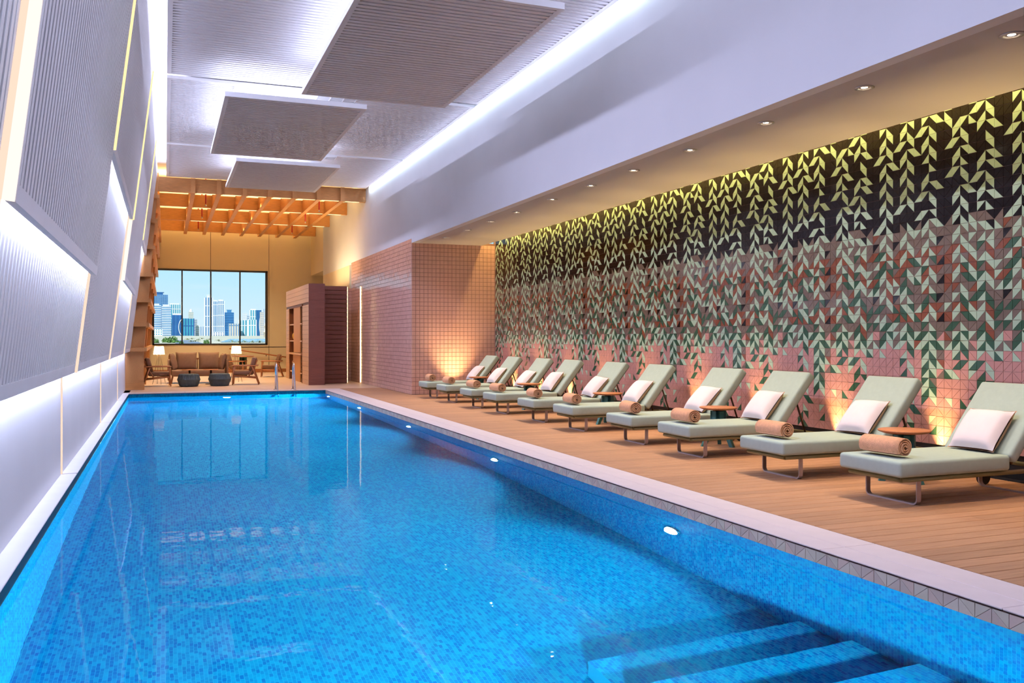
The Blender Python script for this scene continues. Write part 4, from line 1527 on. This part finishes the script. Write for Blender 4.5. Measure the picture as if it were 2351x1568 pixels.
tower(420, 445, 731, 1980, M_tl, 'v', M_db, 'squat teal and dark blue glass tower beside the first mullion')
tower(433, 444, 716, 2400, M_cb, 'g', M_tl, 'slender beige tower with a small dome', 'dome')
tower(445, 452.5, 733, 2300, M_gb, 'h', M_cb, 'narrow grey-blue tower left of the gap in the skyline')
tower(449.5, 458, 747, 2000, M_cb, 'h', M_cw, 'small beige block low in the gap of the skyline')
tower(458, 469, 750, 1950, M_gb, 'v', M_cw, 'small blue-grey block beside the tall lattice tower')
tower(470, 488, 683, 2200, M_gb, 'v', M_cw, 'tallest pale lattice tower by the centre mullion', 'crown')
tower(489.5, 500.5, 692, 2100, M_bl, 'v', M_cw, 'tall blue tower with white piers, left half of the pair', 'step')
tower(500.5, 514.5, 691, 2080, M_gb, 'v', M_cw, 'tall pale tower with white piers, right half of the pair', 'step')
tower(515, 537, 717, 2300, M_db, 'h', M_bl, 'dark blue wedge tower right of the tall pair', 'crown')
tower(489, 516, 762, 1850, M_cw, 'g', M_db, 'low white podium with blue windows below the tall pair')
tower(525, 548, 743, 1950, M_cb, 'v', M_gb, 'beige mid-rise with window columns above the lagoon')
tower(549, 568, 735, 1980, M_tl, 'v', M_cw, 'teal and white mid-rise beside the last mullion')
tower(557.5, 567, 719, 2300, M_cw, 'g', M_gb, 'slim white tower behind the teal mid-rise')
tower(568, 575, 724, 2350, M_gb, 'h', M_cw, 'slim grey-blue tower between two white ones')
tower(574, 590, 712, 2200, M_tl, 'v', M_cw, 'teal tower with white piers left of the dark curved one', 'step')
tower(588, 600, 712, 2150, M_db, 'c', M_tl, 'dark blue tower with a bowed edge at the right')
tower(570.5, 588, 734, 1950, M_tl, 'v', M_cw, 'teal block in a white frame by the waterfront')
tower(597.6, 606, 716, 2120, M_cb, 'g', M_gb, 'beige apartment tower at the right of the skyline')
tower(604, 614, 709, 2300, M_gb, 'v', M_cw, 'pale tower cut by the right window jamb')
# slender white minaret
mn = thing('minaret', (onY(609.5, 776, 300)[0], 300, gz(300) - 3), 'slender cream minaret at the right edge of the window', 'minaret')
zt = onY(609.5, 738, 300)[1] - mn.location.z
MB().lathe([(0.55, 0), (0.55, zt * 0.55), (0.75, zt * 0.56), (0.75, zt * 0.6), (0.42, zt * 0.61), (0.42, zt * 0.8), (0.62, zt * 0.81), (0.3, zt * 0.86), (0.02, zt)], n=12).build('shaft', M_cb, mn)
# low houses and trees in the foreground of the view
for i, (u0, u1, vt, Y) in enumerate(((488, 522, 783, 95), (356, 378, 784.5, 90), (446, 478, 776, 260))):
    lab = ['low cream pavilion with a flat roof by the lagoon', 'small white kiosk among the green shrubs', 'long low sand-coloured hall amid the palms'][i]
    x0, zt = onY(u0, vt, Y)
    x1, _ = onY(u1, vt, Y)
    o = thing('pavilion', (x0, Y, gz(Y) - 0.3), lab, 'pavilion')
    h = zt - gz(Y) + 0.3
    MB().box(0, x1 - x0, 0, 3, 0, h).build('walls', (M_cb, M_cw, M_cb)[i], o)
    MB().box(-0.1, x1 - x0 + 0.1, -0.2, 3.2, h, h + 0.06 * h).build('roof', M_cw, o)
    for k in range(5):
        a = (x1 - x0) * (k + 0.3) / 5
        MB().box(a, a + (x1 - x0) * 0.08, -0.02, 0.1, h * 0.3, h * 0.75).build('window', M_gb, o)
def bush(u, v, Y, r, m_, label, seed):
    rr = random.Random(seed)
    x, z = onY(u, v, Y)
    o = thing('shrub' if m_ is M_leaf else 'palm_tree', (x, Y, gz(Y) - 0.05), label, 'shrub' if m_ is M_leaf else 'palm')
    zc_ = max(0.15, z - gz(Y))
    MB().cyl((0, 0, 0), (0, 0, zc_), r * 0.10, r * 0.07, n=6).build('trunk', M_prop, o)
    mb = MB()
    if m_ is M_leaf:
        for k in range(260):
            d = Vector((rr.gauss(0, 1), rr.gauss(0, 1), rr.gauss(0, 0.8))).normalized() * r * rr.uniform(0.55, 1.0)
            p = Vector((0, 0, zc_)) + d
            a = Vector((rr.gauss(0, 1), rr.gauss(0, 1), rr.gauss(0, 1))).normalized() * r * 0.22
            b = a.orthogonal().normalized() * r * 0.12
            mb.add([p - a, p + b, p + a, p - b], [(0, 1, 2, 3)])
    else:
        for k in range(14):
            a = 2 * PI * k / 14 + rr.uniform(-0.2, 0.2)
            el = rr.uniform(-0.1, 0.9)
            prev = None
            for q in range(6):
                t = q / 5
                p = Vector((math.cos(a) * r * t, math.sin(a) * r * t, zc_ + r * (el * t - 0.9 * t * t)))
                wv = Vector((-math.sin(a), math.cos(a), 0)) * r * 0.09 * (1 - t * 0.8)
                if prev:
                    mb.add([prev[0] - prev[1], prev[0] + prev[1], p + wv, p - wv], [(0, 1, 2, 3)])
                prev = (p, wv)
    mb.build('foliage', m_, o)
blab = ['round green shrub at the left edge of the window view', 'wide green shrub beside the white kiosk', 'large green shrub left of the first mullion', 'bright green shrub left of the centre mullion', 'small green shrub in front of the road']
for i, (u, v, Y, r) in enumerate(((356, 783, 70, 0.28), (381, 782, 75, 0.30), (397, 783, 72, 0.42), (474, 786, 62, 0.20), (416, 788, 58, 0.14))):
    bush(u, v, Y, r, M_leaf, blab[i], i)
k = 0
for (u, v, Y) in ((430, 779, 120), (441, 777, 140), (455, 780, 110), (463, 777, 150), (480, 779, 120), (502, 782, 90), (533, 785, 74), (548, 786, 70), (562, 784, 76), (579, 786, 70), (596, 785, 72), (449, 784, 80), (437, 785, 76)):
    bush(u, v, Y, 0.004 * Y + 0.12, M_palm, 'pale palm number %s from the left below the skyline' % ['one', 'two', 'three', 'four', 'five', 'six', 'seven', 'eight', 'nine', 'ten', 'eleven', 'twelve', 'thirteen'][k], 40 + k)
    k += 1
